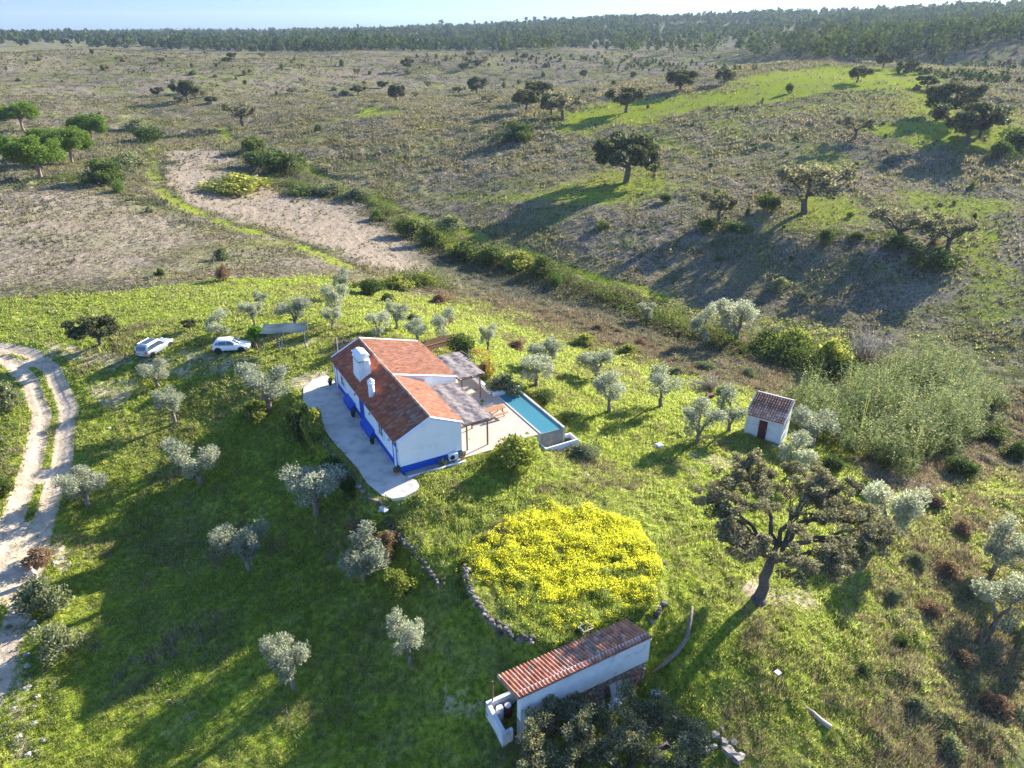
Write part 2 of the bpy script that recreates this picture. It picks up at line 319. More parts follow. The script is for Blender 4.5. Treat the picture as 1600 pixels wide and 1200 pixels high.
class MB:
    def __init__(s): s.v = []; s.f = []; s.c = []
    def add(s, vs, fs, col=None):
        b = len(s.v); s.v += [tuple(v) for v in vs]; s.f += [tuple(i+b for i in f) for f in fs]
        s.c += [col or (1, 1, 1)]*len(vs); return s
    def box(s, x0, x1, y0, y1, z0, z1, col=None, top=None):
        t = top or (0, 0)   # inset of the top in x and y
        vs = [(x0,y0,z0),(x1,y0,z0),(x1,y1,z0),(x0,y1,z0),(x0+t[0],y0+t[1],z1),(x1-t[0],y0+t[1],z1),(x1-t[0],y1-t[1],z1),(x0+t[0],y1-t[1],z1)]
        return s.add(vs, [(3,2,1,0),(4,5,6,7),(0,1,5,4),(1,2,6,5),(2,3,7,6),(3,0,4,7)], col)
    def tube(s, pts, rs, n=7, col=None, cap=True):
        pts = [Vector(p) for p in pts]; vs = []; fs = []
        up = Vector((0, 0, 1)) if abs((pts[1]-pts[0]).normalized().z) < .95 else Vector((1, 0, 0))
        for i, p in enumerate(pts):
            d = (pts[min(i+1, len(pts)-1)]-pts[max(i-1, 0)]).normalized(); a = d.cross(up).normalized(); b = d.cross(a)
            r = rs[i] if hasattr(rs, '__len__') else rs
            for k in range(n): an = 2*math.pi*k/n; vs.append(p+(a*math.cos(an)+b*math.sin(an))*r)
        for i in range(len(pts)-1):
            for k in range(n): q = (k+1) % n; fs.append((i*n+k, i*n+q, (i+1)*n+q, (i+1)*n+k))
        if cap: fs.append(tuple(range(n))); fs.append(tuple((len(pts)-1)*n+k for k in range(n))[::-1])
        return s.add(vs, fs, col)
    def prism(s, prof, axis, a, b, col=None):      # 2-D profile extruded along 'x','y' or 'z'
        n = len(prof)
        def P(p, t): return {'x': (t, p[0], p[1]), 'y': (p[0], t, p[1]), 'z': (p[0], p[1], t)}[axis]
        vs = [P(p, a) for p in prof]+[P(p, b) for p in prof]
        fs = [(i, (i+1) % n, n+(i+1) % n, n+i) for i in range(n)]+[tuple(range(n))[::-1], tuple(range(n, 2*n))]
        return s.add(vs, fs, col)
    def blob(s, c, r, rng, col=None, flat=1, jag=.25):
        vs = []; 
        for z in (-1, -.45, .3, .85):
            rr = math.sqrt(max(0, 1-z*z)) if abs(z) < 1 else .35
            for k in range(7):
                a = 2*math.pi*(k+rng.random()*.5)/7; q = 1+(rng.random()-.5)*2*jag
                vs.append((c[0]+r[0]*rr*math.cos(a)*q, c[1]+r[1]*rr*math.sin(a)*q, c[2]+r[2]*z*flat*(1+(rng.random()-.5)*jag)))
        fs = [(i*7+k, i*7+(k+1) % 7, (i+1)*7+(k+1) % 7, (i+1)*7+k) for i in range(3) for k in range(7)]+[tuple(range(7))[::-1], tuple(range(21, 28))]
        return s.add(vs, fs, col)
    def mesh(s, name, smooth=False):
        me = bpy.data.meshes.new(name); me.from_pydata(s.v, [], s.f)
        a = me.color_attributes.new('col', 'FLOAT_COLOR', 'POINT'); cc = np.ones((len(s.v), 4), np.float32); cc[:, :3] = s.c
        a.data.foreach_set('color', cc.ravel())
        import bmesh
        bm = bmesh.new(); bm.from_mesh(me); bmesh.ops.recalc_face_normals(bm, faces=bm.faces); bm.to_mesh(me); bm.free()
        if smooth: me.polygons.foreach_set('use_smooth', np.ones(len(me.polygons), bool))
        return me
    def build(s, name, m, parent=None, smooth=False):
        me = s.mesh(name, smooth); me.materials.append(m); o = bpy.data.objects.new(name, me); COL.objects.link(o); o.parent = parent; return o

# ------------------------------------------------------------------ terrain mesh: one sheet, fine near the garden, coarse towards the horizon
TH = np.concatenate([np.arange(-180, -54, 3.), np.arange(-54, 54, .08), np.arange(54, 180, 3.)])*math.pi/180
RR = np.exp(np.linspace(math.log(8), math.log(7000), 1150)); RR = np.concatenate([[2., 5.], RR])
NT, NR = len(TH), len(RR)
th, rr = np.meshgrid(TH, RR); TX = (rr*np.sin(th)).ravel(); TY = (rr*np.cos(th)).ravel()
TZ = hz(TX, TY)
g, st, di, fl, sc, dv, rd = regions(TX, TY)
r = rr.ravel(); heath = (1-g)*(1-di)*(1-st*.7)
ls = np.clip(r/110, .85, 8.)
def lumps(x, y, s, seed): 
    a = vn(x, y, s, seed); return 1-np.abs(a*2-1)
hl = np.zeros_like(TX)
for q in (0, 1, 2):
    s_ = 1.25*2**q; k = np.clip(1-np.abs(np.log2(np.maximum(ls, 1))-q), 0, 1)
    if q == 2: k = np.where(ls > 4, 1, k)
    hl += k*(vn(TX, TY, s_, 5+q)**2*.65+vn(TX, TY, s_*.45, 15+q)*.25)*s_*.42
near = np.clip(1-(r-40)/500, 0, 1)
TZ += heath*hl*(.55+.9*vn(TX, TY, 14, 8))*np.clip(.6+r/400, .6, 1.2)*(1-.7*sm(r, 280, 520))
TZ += g*near*((vn(TX, TY, .9, 21)-.4)*.22+(vn(TX, TY, .4, 22)-.5)*.12)*(1-di)*np.clip(sdf(TX, TY, APRON)/1.5, 0, 1)
TZ += st*(vn(TX, TY, .9, 31)*.22+vn(TX, TY, 3, 32)*.2)*(1-di)
TZ += fl*((vn(TX, TY, 1.6, 41))*.16+(vn(TX, TY, .5, 42)-.3)*.12)
TZ += sc*(vn(TX, TY, 1.6, 51)**2*.8+vn(TX, TY, .6, 52)*.25)
TZ -= (1-sm(rd, .3, 2.6))*.12+((1-sm(np.abs(rd-.95), .2, .5))*.05)
TZ += sm(rd, 2.2, 3.0)*(1-sm(rd, 3.0, 5.5))*.18*vn(TX, TY, 2.5, 61)
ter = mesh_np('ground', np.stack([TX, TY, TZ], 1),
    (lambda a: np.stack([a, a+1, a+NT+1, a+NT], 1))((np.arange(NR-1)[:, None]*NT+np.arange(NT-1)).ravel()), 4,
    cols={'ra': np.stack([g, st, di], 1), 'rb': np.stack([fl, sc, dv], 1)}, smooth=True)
# close the seam behind the camera
m, t, o = newmat('meadow and heath')
b = N(t, 'ShaderNodeBsdfPrincipled'); t.links.new(b.outputs[0], o.inputs[0]); b.inputs['Roughness'].default_value = 1; b.inputs['Specular IOR Level'].default_value = 0
tc = N(t, 'ShaderNodeTexCoord').outputs['Object']
sa = N(t, 'ShaderNodeSeparateColor'); t.links.new(N(t, 'ShaderNodeAttribute', attribute_name='ra').outputs['Color'], sa.inputs[0])
sb = N(t, 'ShaderNodeSeparateColor'); t.links.new(N(t, 'ShaderNodeAttribute', attribute_name='rb').outputs['Color'], sb.inputs[0])
n_f = noise(t, tc, 2.6, 6, .7); n_m = noise(t, tc, .5, 5, .65); n_l = noise(t, tc, .05, 4, .6); n_ll = noise(t, tc, .012, 3)
heath_c = ramp(t, n_f, [(.33, (.045, .045, .025)), (.46, (.16, .13, .095)), (.6, (.30, .25, .20)), (.72, (.44, .37, .30))])
heath_g = ramp(t, n_f, [(.35, (.05, .065, .015)), (.5, (.17, .185, .05)), (.68, (.34, .32, .13))])
hf = ramp(t, mth(t, 'ADD', mth(t, 'MULTIPLY', n_l, .6), mth(t, 'MULTIPLY', n_m, .4)), [(.46, (0,)*3), (.58, (1,)*3)])
hc = mixc(t, mth(t, 'MULTIPLY', hf, .9), heath_c, heath_g)
# thin bare and dark runs on the far hills
n_sc = noise(t, tc, .09, 8, .75)
hc = mixc(t, mth(t, 'MULTIPLY', ramp(t, n_sc, [(.52, (0,)*3), (.6, (1,)*3)]), .75), hc, (.055, .06, .028))
hc = mixc(t, mth(t, 'MULTIPLY', ramp(t, n_ll, [(.5, (0,)*3), (.62, (1,)*3)]), .35), hc, (.09, .085, .045))
green_c = ramp(t, n_f, [(.3, (.05, .08, .015)), (.45, (.15, .20, .022)), (.6, (.30, .34, .04)), (.75, (.42, .42, .08))])
green_d = ramp(t, n_f, [(.3, (.06, .07, .02)), (.5, (.19, .19, .06)), (.7, (.34, .31, .15))])
gc = mixc(t, mth(t, 'MULTIPLY', ramp(t, mth(t, 'ADD', mth(t, 'MULTIPLY', n_m, .5), mth(t, 'MULTIPLY', noise(t, tc, .11, 3), .5)), [(.47, (0,)*3), (.6, (1,)*3)]), .7), green_c, green_d)
straw_c = ramp(t, n_f, [(.3, (.13, .10, .07)), (.5, (.28, .225, .165)), (.7, (.42, .35, .27))])
dirt_c = ramp(t, noise(t, tc, 1.3, 6, .7), [(.3, (.34, .26, .17)), (.5, (.52, .41, .29)), (.7, (.64, .53, .39))])
flow_c = ramp(t, n_f, [(.3, (.10, .14, .01)), (.5, (.34, .34, .02)), (.65, (.60, .48, .01))])
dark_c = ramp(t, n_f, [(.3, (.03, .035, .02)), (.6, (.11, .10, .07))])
scr_c = ramp(t, n_f, [(.32, (.05, .06, .02)), (.5, (.15, .15, .06)), (.68, (.31, .27, .16))])
def fac(a, amp=.5, lo=.4, hi=.6):
    x = mth(t, 'ADD', a, mth(t, 'MULTIPLY', mth(t, 'SUBTRACT', n_m, .5), amp*1.6)); x = mth(t, 'ADD', x, mth(t, 'MULTIPLY', mth(t, 'SUBTRACT', n_f, .5), amp))
    return ramp(t, x, [(lo, (0,)*3), (hi, (1,)*3)])
c = mixc(t, fac(sa.outputs[1], .6, .3, .7), hc, straw_c)
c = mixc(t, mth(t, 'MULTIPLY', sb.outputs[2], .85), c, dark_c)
c = mixc(t, fac(sa.outputs[0], .8, .38, .62), c, gc)
c = mixc(t, mth(t, 'MULTIPLY', fac(sb.outputs[1], 1.0, .42, .7), .8), c, scr_c)
c = mixc(t, fac(sa.outputs[2], .5, .3, .52), c, dirt_c)
c = mixc(t, mth(t, 'MULTIPLY', fac(sb.outputs[0], .9, .5, .8), .55), c, flow_c)
t.links.new(c, b.inputs['Base Color'])
bn = N(t, 'ShaderNodeBump'); bn.inputs['Strength'].default_value = .8; bn.inputs['Distance'].default_value = .16
t.links.new(mth(t, 'ADD', noise(t, tc, 3.2, 6, .7), mth(t, 'MULTIPLY', noise(t, tc, .9, 4, .6), .9)), bn.inputs['Height']); t.links.new(bn.outputs[0], b.inputs['Normal'])
ter.materials.append(m)
tag(link('ground', ter), 'rolling ground of green meadow, brown heath and dirt tracks', 'ground', kind='structure')
# ------------------------------------------------------------------ foliage
M_OLIVE = leafmat('olive leaves', [(0, (.17, .18, .12)), (.45, (.32, .33, .25)), (.8, (.47, .48, .39)), (1, (.62, .62, .53))], .48, (1.1, 1.15, .85))
M_OAK = leafmat('oak leaves', [(0, (.035, .045, .018)), (.5, (.085, .095, .045)), (.85, (.16, .155, .085)), (1, (.28, .26, .17))], .28, (1.2, 1.25, .6))
M_OAKG = leafmat('grey oak leaves', [(0, (.07, .07, .045)), (.5, (.19, .18, .115)), (.85, (.34, .315, .215)), (1, (.52, .47, .34))], .42, (1.15, 1.15, .7))
M_OAKP = leafmat('pale oak leaves', [(0, (.08, .085, .045)), (.5, (.21, .215, .125)), (.85, (.38, .37, .23)), (1, (.55, .52, .36))], .45, (1.15, 1.15, .75))
M_HEDGE = leafmat('hedge leaves', [(0, (.06, .08, .025)), (.5, (.15, .19, .045)), (1, (.30, .33, .09))], .38)
M_PINE = leafmat('pine needles', [(0, (.04, .08, .015)), (.5, (.10, .17, .03)), (1, (.21, .30, .06))], .42)
M_BUSH = leafmat('dark green leaves', [(0, (.04, .06, .018)), (.5, (.09, .13, .032)), (1, (.19, .23, .07))], .35)
M_YEL = leafmat('yellow green leaves', [(0, (.10, .13, .03)), (.5, (.24, .27, .06)), (.85, (.42, .42, .10)), (1, (.60, .54, .18))], .4)
M_RUST = leafmat('russet leaves', [(0, (.12, .08, .05)), (.5, (.24, .16, .09)), (1, (.40, .28, .17))], .3, (1.2, 1.1, .8))
M_BRIGHT = leafmat('citrus leaves', [(0, (.04, .10, .012)), (.6, (.10, .22, .02)), (1, (.22, .36, .05))], .4)
M_PALEB = leafmat('dusty grey green leaves', [(0, (.10, .12, .06)), (.5, (.20, .22, .12)), (1, (.33, .34, .20))], .35)
M_FAR = leafmat('distant wood leaves', [(0, (.025, .04, .018)), (.5, (.06, .09, .035)), (1, (.12, .15, .055))], .25, None, 1., 0., .018)
M_BARK = mat('grey bark', (.16, .125, .095), (.30, .25, .20), 8, .9, .5)
M_BARKD = mat('dark bark', (.075, .06, .05), (.17, .14, .115), 8, .9, .6)
M_BARKL = mat('pale bark', (.34, .29, .22), (.46, .41, .33), 9, .9, .4)
M_BARKP = mat('pine bark', (.20, .13, .09), (.33, .24, .18), 6, .9, .4)

def leaf_cloud(C, Rd, n, size, aspect, rs, shell=.55, droop=0, up=.25, jag=0):
    """n leaf sprays (4-point blades) scattered through each clump C[i] of radii Rd[i]"""
    C = np.asarray(C, float); Rd = np.asarray(Rd, float)
    if Rd.ndim == 1: Rd = np.stack([Rd]*3, 1)
    idx = np.repeat(np.arange(len(C)), n if np.ndim(n) else [n]*len(C)); m = len(idx)
    d = rs.normal(size=(m, 3)); d /= np.linalg.norm(d, axis=1)[:, None]
    q = rs.random(m)**(1/3.*(1-shell)+.02) if shell < 1 else np.ones(m)
    if jag:
        q = q*(1+jag*(np.sin(d[:, 0]*5+idx*2.1)*np.sin(d[:, 1]*6+idx)*np.cos(d[:, 2]*5)))
    p = C[idx]+d*Rd[idx]*q[:, None]
    a = d*.8+rs.normal(size=(m, 3))*.75+np.array([0, 0, up-droop]); a /= np.linalg.norm(a, axis=1)[:, None]
    b = np.cross(a, rs.normal(size=(m, 3))); b /= np.linalg.norm(b, axis=1)[:, None]
    s = size*(.6+.8*rs.random(m))[:, None]
    V = np.stack([p-a*s*.5, p+b*s*aspect*.5, p+a*s*.5, p-b*s*aspect*.5], 1).reshape(-1, 3)
    return V, np.arange(len(V)).reshape(-1, 4)
def crown_mesh(name, C, Rd, n, size, aspect, seed, m, **k):
    V, F = leaf_cloud(C, Rd, n, size, aspect, np.random.RandomState(seed), **k)
    me = mesh_np(name, V, F, 4); me.materials.append(m); return me
def limb(mb, p0, p1, r0, r1, rng, seg=4, wob=.08, n=7):
    p0, p1 = Vector(p0), Vector(p1); L = (p1-p0).length; pts = []; rs = []
    for i in range(seg+1):
        t = i/seg; q = p0.lerp(p1, t)
        if 0 < i < seg: q += Vector((rng.uniform(-1, 1), rng.uniform(-1, 1), rng.uniform(-.5, .8)))*L*wob
        pts.append(q); rs.append(r0+(r1-r0)*t)
    mb.tube(pts, rs, n); return pts
def tree_templ(kind, seed):
    """returns trunk mesh, crown mesh, crown width, total height of the template"""
    rng = random.Random(seed*7+3); mb = MB(); C = []; Rd = []
    if kind == 'olive':
        nl = rng.choice([2, 3, 3, 4]); base = Vector((0, 0, -.25)); fork = rng.uniform(.5, .9)
        two = rng.random() < .4
        if not two: limb(mb, base, (rng.uniform(-.12, .12), rng.uniform(-.12, .12), fork), .17, .13, rng, 3, .05)
        for i in range(nl):
            an = 2*math.pi*(i+rng.random()*.6)/nl; q = rng.uniform(.55, 1.0)
            s = Vector((0, 0, fork)) if not two else Vector((.15*math.cos(an), .15*math.sin(an), -.2))
            e = Vector((q*math.cos(an)*.8, q*math.sin(an)*.8, rng.uniform(1.7, 2.3)))
            limb(mb, s, e, .1, .045, rng, 4, .07)
            for j in range(3):
                a2 = an+rng.uniform(-1.2, 1.2); e2 = e+Vector((math.cos(a2)*rng.uniform(.2, .7), math.sin(a2)*rng.uniform(.2, .7), rng.uniform(-.1, .7)))
                limb(mb, e.lerp(s, rng.uniform(0, .3)), e2, .04, .015, rng, 3, .06, 5)
                C.append(e2); Rd.append((rng.uniform(.38, .62), rng.uniform(.38, .62), rng.uniform(.33, .55)))
            C.append(e+Vector((0, 0, .25))); Rd.append((.6, .6, .5))
        for i in range(rng.randint(5, 8)):
            an = rng.uniform(0, 6.28); C.append((math.cos(an)*rng.uniform(.5, 1.05), math.sin(an)*rng.uniform(.5, 1.05), rng.uniform(1.0, 2.3))); Rd.append((.42, .42, .4))
        cr = crown_mesh('crown', C, [tuple(x*.88 for x in q) for q in Rd], 330, .125, .42, seed, M_OLIVE, shell=.3, jag=.4); return mb, M_BARK, cr, 2.9, 3.15
    if kind in ('oak', 'oakg', 'oakfar'):
        limb(mb, (0, 0, -.3), (rng.uniform(-.2, .2), rng.uniform(-.2, .2), 1.9), .32, .24, rng, 4, .05, 9)
        k = 5
        for i in range(k):
            an = 2*math.pi*(i+rng.random()*.7)/k; q = rng.uniform(1.4, 2.7); s = Vector((0, 0, rng.uniform(1.6, 2.1)))
            e = Vector((q*math.cos(an), q*math.sin(an), rng.uniform(2.3, 3.7))); limb(mb, s, e, .17, .07, rng, 4, .08)
            for j in range(4):
                a2 = an+rng.uniform(-1.3, 1.3); e2 = e+Vector((math.cos(a2)*rng.uniform(.3, 1.1), math.sin(a2)*rng.uniform(.3, 1.1), rng.uniform(-.2, .9)))
                limb(mb, e.lerp(s, rng.uniform(0, .4)), e2, .06, .02, rng, 3, .08, 5)
                C.append(e2); Rd.append((rng.uniform(.6, 1.0), rng.uniform(.6, 1.0), rng.uniform(.4, .65)))
        for i in range(8):
            an = rng.uniform(0, 6.28); q = rng.uniform(1.2, 2.7); C.append((math.cos(an)*q, math.sin(an)*q, rng.uniform(2.0, 3.0))); Rd.append((.8, .8, .6))
        for i in range(7):
            an = rng.uniform(0, 6.28); q = rng.uniform(.2, 1.9); C.append((math.cos(an)*q, math.sin(an)*q, rng.uniform(3.6, 4.5))); Rd.append((.9, .9, .55))
        if kind == 'oakg':
            C = C[::1]; Rd = [tuple(x*.8 for x in q) for q in Rd]
            cr = crown_mesh('crown', C, Rd, 110, .3, .5, seed, M_OAKG, shell=.25, jag=.35)
        else: cr = crown_mesh('crown', C, Rd, 230, .32, .55, seed, M_OAK, shell=.3, jag=.3)
        return mb, M_BARKD, cr, 6.6, 5.1
    if kind == 'pine':        # umbrella pine
        limb(mb, (0, 0, -.3), (.15, .1, 3.6), .26, .17, rng, 5, .03, 8)
        for i in range(7):
            an = 2*math.pi*(i+rng.random()*.5)/7; e = Vector((math.cos(an)*rng.uniform(1.5, 2.6), math.sin(an)*rng.uniform(1.5, 2.6), rng.uniform(3.9, 4.9)))
            limb(mb, (.15, .1, rng.uniform(2.6, 3.6)), e, .11, .04, rng, 4, .05, 6)
        for i in range(64):
            an = rng.uniform(0, 6.28); q = 3.0*math.sqrt(rng.random()); C.append((math.cos(an)*q, math.sin(an)*q, 3.0+3.9*math.sqrt(max(0, 1-(q/3.5)**2))*rng.uniform(.12, 1.0))); Rd.append((.85, .85, .75))
        cr = crown_mesh('crown', C, Rd, 260, .26, .5, seed, M_PINE, shell=.5, up=.6); return mb, M_BARKP, cr, 7.2, 7.6
    if kind in ('bush', 'bushp', 'bushy', 'bushr', 'round', 'citrus'):
        M = {'bush': M_BUSH, 'bushp': M_PALEB, 'bushy': M_YEL, 'bushr': M_RUST, 'round': M_PINE, 'citrus': M_BRIGHT}[kind]
        z0 = .9 if kind == 'citrus' else 0
        if z0: limb(mb, (0, 0, -.2), (.05, 0, 1.1), .09, .07, rng, 3, .04)
        for i in range(5):
            an = 2*math.pi*(i+rng.random())/5; limb(mb, (.08*math.cos(an), .08*math.sin(an), z0-.15), (math.cos(an)*.55, math.sin(an)*.55, z0+rng.uniform(.6, 1.1)), .05, .02, rng, 3, .08, 5)
        rough = kind in ('bush', 'bushy', 'bushp', 'bushr')
        for i in range(16 if rough else 12):
            an = rng.uniform(0, 6.28); q = rng.uniform(0, .72 if rough else .5); C.append((math.cos(an)*q, math.sin(an)*q, z0+.25+rng.uniform(.1, .95)*(1-q*.5))); k = rng.uniform(.26, .42) if rough else .42; Rd.append((k, k, k*rng.uniform(.8, 1.15)))
        cr = crown_mesh('crown', C, Rd, 190, .13 if kind != 'round' else .1, .5, seed, M, shell=.45, up=.5, jag=.3 if rough else .1); return mb, M_BARK, cr, 2.1, z0+1.55
    if kind == 'bare':
        for i in range(26):
            an = rng.uniform(0, 6.28); q = rng.uniform(.2, 1.); e = Vector((math.cos(an)*q, math.sin(an)*q, rng.uniform(1.0, 1.8)))
            limb(mb, (.1*math.cos(an), .1*math.sin(an), -.1), e, .03, .012, rng, 3, .07, 4)
            for j in range(4): limb(mb, e.lerp(Vector((0, 0, 0)), rng.uniform(.1, .6)), e+Vector((rng.uniform(-.4, .4), rng.uniform(-.4, .4), rng.uniform(0, .4))), .014, .006, rng, 2, .05, 3)
        C = [(0, 0, .8)]; cr = crown_mesh('crown', [(0, 0, .6), (.3, .2, .7), (-.3, 0, .6)], [.6, .5, .5], 260, .1, .4, seed, M_RUST, shell=.1); return mb, M_BARKL, cr, 2.1, 1.8
    if kind == 'tallpine':     # thin skyline pine
        limb(mb, (0, 0, -1), (.3, 0, 9.), .16, .08, rng, 5, .02, 5)
        for i in range(9):
            an = rng.uniform(0, 6.28); q = rng.uniform(.2, 1.7); C.append((math.cos(an)*q+.2, math.sin(an)*q, rng.uniform(7.2, 11))); Rd.append((1.15, 1.15, .8))
        cr = crown_mesh('crown', C, Rd, 34, .95, .6, seed, M_FAR, shell=.3); return mb, M_BARKD, cr, 4.6, 11.5
TEMPL = {}
def templ(kind, v):
    k = (kind, v)
    if k not in TEMPL:
        mb, bm_, cr, w_, h_ = tree_templ(kind, {'olive': 100, 'oak': 200, 'oakg': 300, 'pine': 400, 'tallpine': 500}.get(kind, 600+10*len(kind))+v)
        tm = mb.mesh('trunk', True); tm.materials.append(bm_); TEMPL[k] = (tm, cr, w_, h_)
    return TEMPL[k]
NM = {'olive': ('olive_tree', 'olive tree'), 'oak': ('oak_tree', 'oak tree'), 'oakg': ('oak_tree', 'oak tree'), 'pine': ('umbrella_pine', 'pine tree'),
      'citrus': ('citrus_tree', 'tree'), 'tallpine': ('tall_pine_tree', 'pine tree'), 'bare': ('bare_shrub', 'shrub')}
PLANTED = []
def plant(kind, v, x, y, z, wd, ht, rz, label, group=None, parts=True):
    tm, cr, w_, h_ = templ(kind, v); nm, cat = NM.get(kind, ('shrub', 'shrub'))
    e = empty(nm, (x, y, z), rz, label=label, cat=cat, group=group)
    e.scale = (wd/w_, wd/w_, ht/h_)
    if parts: link('trunk', tm, e)
    link('crown', cr, e); PLANTED.append((x, y, wd)); return e
RNG = random.Random(11)
def ptree(kind, v, px, py, wpx, top, label, group=None):
    x, y, z = at(px, py); D = depth(x, y, z); wd = wpx*D/FPX
    ht = zof(x, y, top)-z
    # from above, the far rim of the crown stands higher in the picture than its axis: take that off
    el = math.atan2(CAMH-z, math.hypot(x, y)); ht = max(ht-.10*wd*math.tan(el), {'olive': .92, 'oak': .78, 'oakg': .8, 'pine': .82, 'citrus': 1.1}.get(kind, .3)*wd)
    return plant(kind, v, x, y, z-.05, wd*{'olive': 1.03, 'pine': 1.0}.get(kind, 1.1), ht, RNG.uniform(0, 6.28), label, group)
G_OL = 'silver olive trees in the garden'
for a in [
 (0,313,755,72,682,'silver olive tree on twin pale stems in the big shadow right of the track bend'),
 (1,388,893,76,808,'sparse olive tree standing alone in the middle of the big shaded slope'),
 (2,136,790,74,742,'low wide olive tree right beside the lower end of the dirt track'),
 (3,274,662,54,600,'leaning olive tree below the smaller olive in front of the silver car'),
 (4,249,605,50,560,'small thin stemmed olive tree just below the rear of the silver car'),
 (5,420,640,84,568,'broad grey olive tree between the white car and the paved path'),
 (0,344,532,44,488,'olive tree standing directly behind the white hatchback'),
 (1,398,510,34,466,'slim olive tree with bare leaning stem behind the round green tree'),
 (2,406,478,26,455,'smallest faint grey olive tree behind the slim leaning olive'),
 (3,463,512,58,474,'bushy wide olive tree half hidden behind the carport roof'),
 (4,537,468,34,420,'farthest olive tree at the meadow edge near the long green hedge'),
 (5,527,500,40,443,'middle olive tree of the three in a column beyond the carport'),
 (1,520,516,28,476,'lowest olive tree of the three in a column beyond the carport'),
 (0,593,528,44,480,'dark trunked olive tree right behind the far end of the house roof'),
 (2,620,514,38,468,'olive tree tucked behind the one above the house roof'),
 (3,652,535,42,498,'small round olive tree just above the red roof corner'),
 (4,692,532,44,480,'rounded olive tree on a straight stem beyond the board fence'),
 (5,763,548,34,506,'small olive tree beyond the yellow vine'),
 (1,851,578,48,524,'upper olive tree of the pair beyond the swimming pool'),
 (0,838,604,66,556,'lower wide olive tree of the pair beyond the swimming pool'),
 (2,932,592,60,545,'dense dark olive tree behind the two stemmed one right of the pool'),
 (3,950,643,60,580,'olive tree with thin splayed stems right of the pool'),
 (4,1032,636,66,570,'full grey olive tree left of the heap of cut branches'),
 (5,1090,690,66,626,'round olive tree with several stems left of the small hut'),
 (0,1138,674,56,610,'thick trunked olive tree nearest the left wall of the hut'),
 (3,1266,700,76,636,'large grey olive tree against the right side of the hut'),
 (4,1240,742,70,680,'pale olive tree in front of the hut corner above the great oak'),
 (1,1382,850,80,745,'tall tilted olive tree right of the great oak'),
 (2,1550,897,72,815,'olive tree high on the right slope above the forked one'),
 (0,1550,985,86,893,'wide forked olive tree on the right slope of dry grass'),
 (5,1600,985,70,905,'olive tree cut by the right edge of the photo'),
 (3,498,802,104,720,'largest olive tree in shadow, hanging over the stone wall below the path'),
 (2,570,905,84,828,'bright sunlit olive tree beside a russet shrub in the shaded slope'),
 (4,641,1042,68,950,'olive tree with a slim white stem left of the tiled shed'),
 (1,458,1078,70,988,'dense column shaped olive tree low in the shaded slope'),
 (5,1010,502,30,473,'small pale olive tree alone in the shaded creek bed'),
 (0,1092,545,36,476,'narrow olive tree left of the biggest olive by the creek'),
 (2,1150,537,76,458,'biggest rounded olive tree on the bank of the creek')]:
    ptree('olive', *a, group=G_OL)
# other garden plants
for a in [
 ('bushr',0,606,865,52,822,'russet leaved shrub touching the bright olive tree'),
 ('bushy',1,627,928,56,880,'yellow green round shrub in shade under the stone wall'),
 ('citrus',0,402,548,42,508,'round bright green tree on a white stem beside the carport'),
 ('oak',3,158,540,64,496,'small spreading dark oak on the lawn above the silver car'),
 ('oak',2,298,517,18,497,'tiny dark sapling on the lawn behind the cars'),
 ('bushp',0,75,950,76,890,'large rounded grey green shrub beside the clay jar by the track'),
 ('bushp',1,96,1018,76,964,'second rounded shrub among the stones by the track'),
 ('bushp',2,12,642,56,588,'grey shrub left of the track bend'),
 ('bush',0,4,770,50,735,'dark shrub at the left edge beyond the track'),
 ('bushy',0,804,724,78,668,'big yellow green shrub at the terrace corner in front of the pool'),
 ('bushy',2,396,655,64,622,'low yellow green shrub under the broad grey olive'),
 ('bushy',3,494,690,44,620,'yellow topped shrub at the upper end of the stone wall'),
 ('bush',1,470,690,52,618,'dark upright shrub left of the yellow topped shrub by the paved path'),
 ('bush',2,722,560,56,518,'dark green shrub beside the far pergola'),
 ('bushr',1,756,584,34,560,'brown twiggy shrub under the yellow vine'),
 ('bushp',3,915,712,56,690,'low grey green shrub right of the pool basin'),
 ('bushp',0,790,612,60,578,'dusty shrub behind the pool wall'),
 ('bush',3,850,628,48,606,'dark shrub at the far side of the pool below the olives'),
 ('bush',4,884,658,34,640,'dark low shrub by the right pool edge'),
 ('bush',1,520,745,40,700,'shadowed shrub on the stone wall beside the path'),
 ('bush',3,548,775,44,738,'lower shadowed shrub on the stone wall beside the path'),
 ('bushr',2,565,835,50,806,'dark reddish low shrub in shade above the bright olive'),
 ('bushr',3,1120,760,20,748,'dry little shrub near the great oak shadow'),
 ('bushy',1,-10,1215,70,1165,'bright yellow green shrub in the lower left corner'),
 ('bushp',2,1130,618,26,600,'brown shrub next to the cut branches'),
 ('bushr',0,688,475,36,455,'brown shrub on the bank below the green hedge'),
 ('bushr',1,770,1112,34,1090,'dry twiggy shrub left of the shed porch'),
 ('bushr',2,64,880,48,852,'dry scrubby shrub by the stones above the clay jar'),
 ('bare',0,1110,610,44,588,'bare twiggy shrub beside the heap of cut branches')]:
    ptree(*a, group='shrubs and young trees around the house')
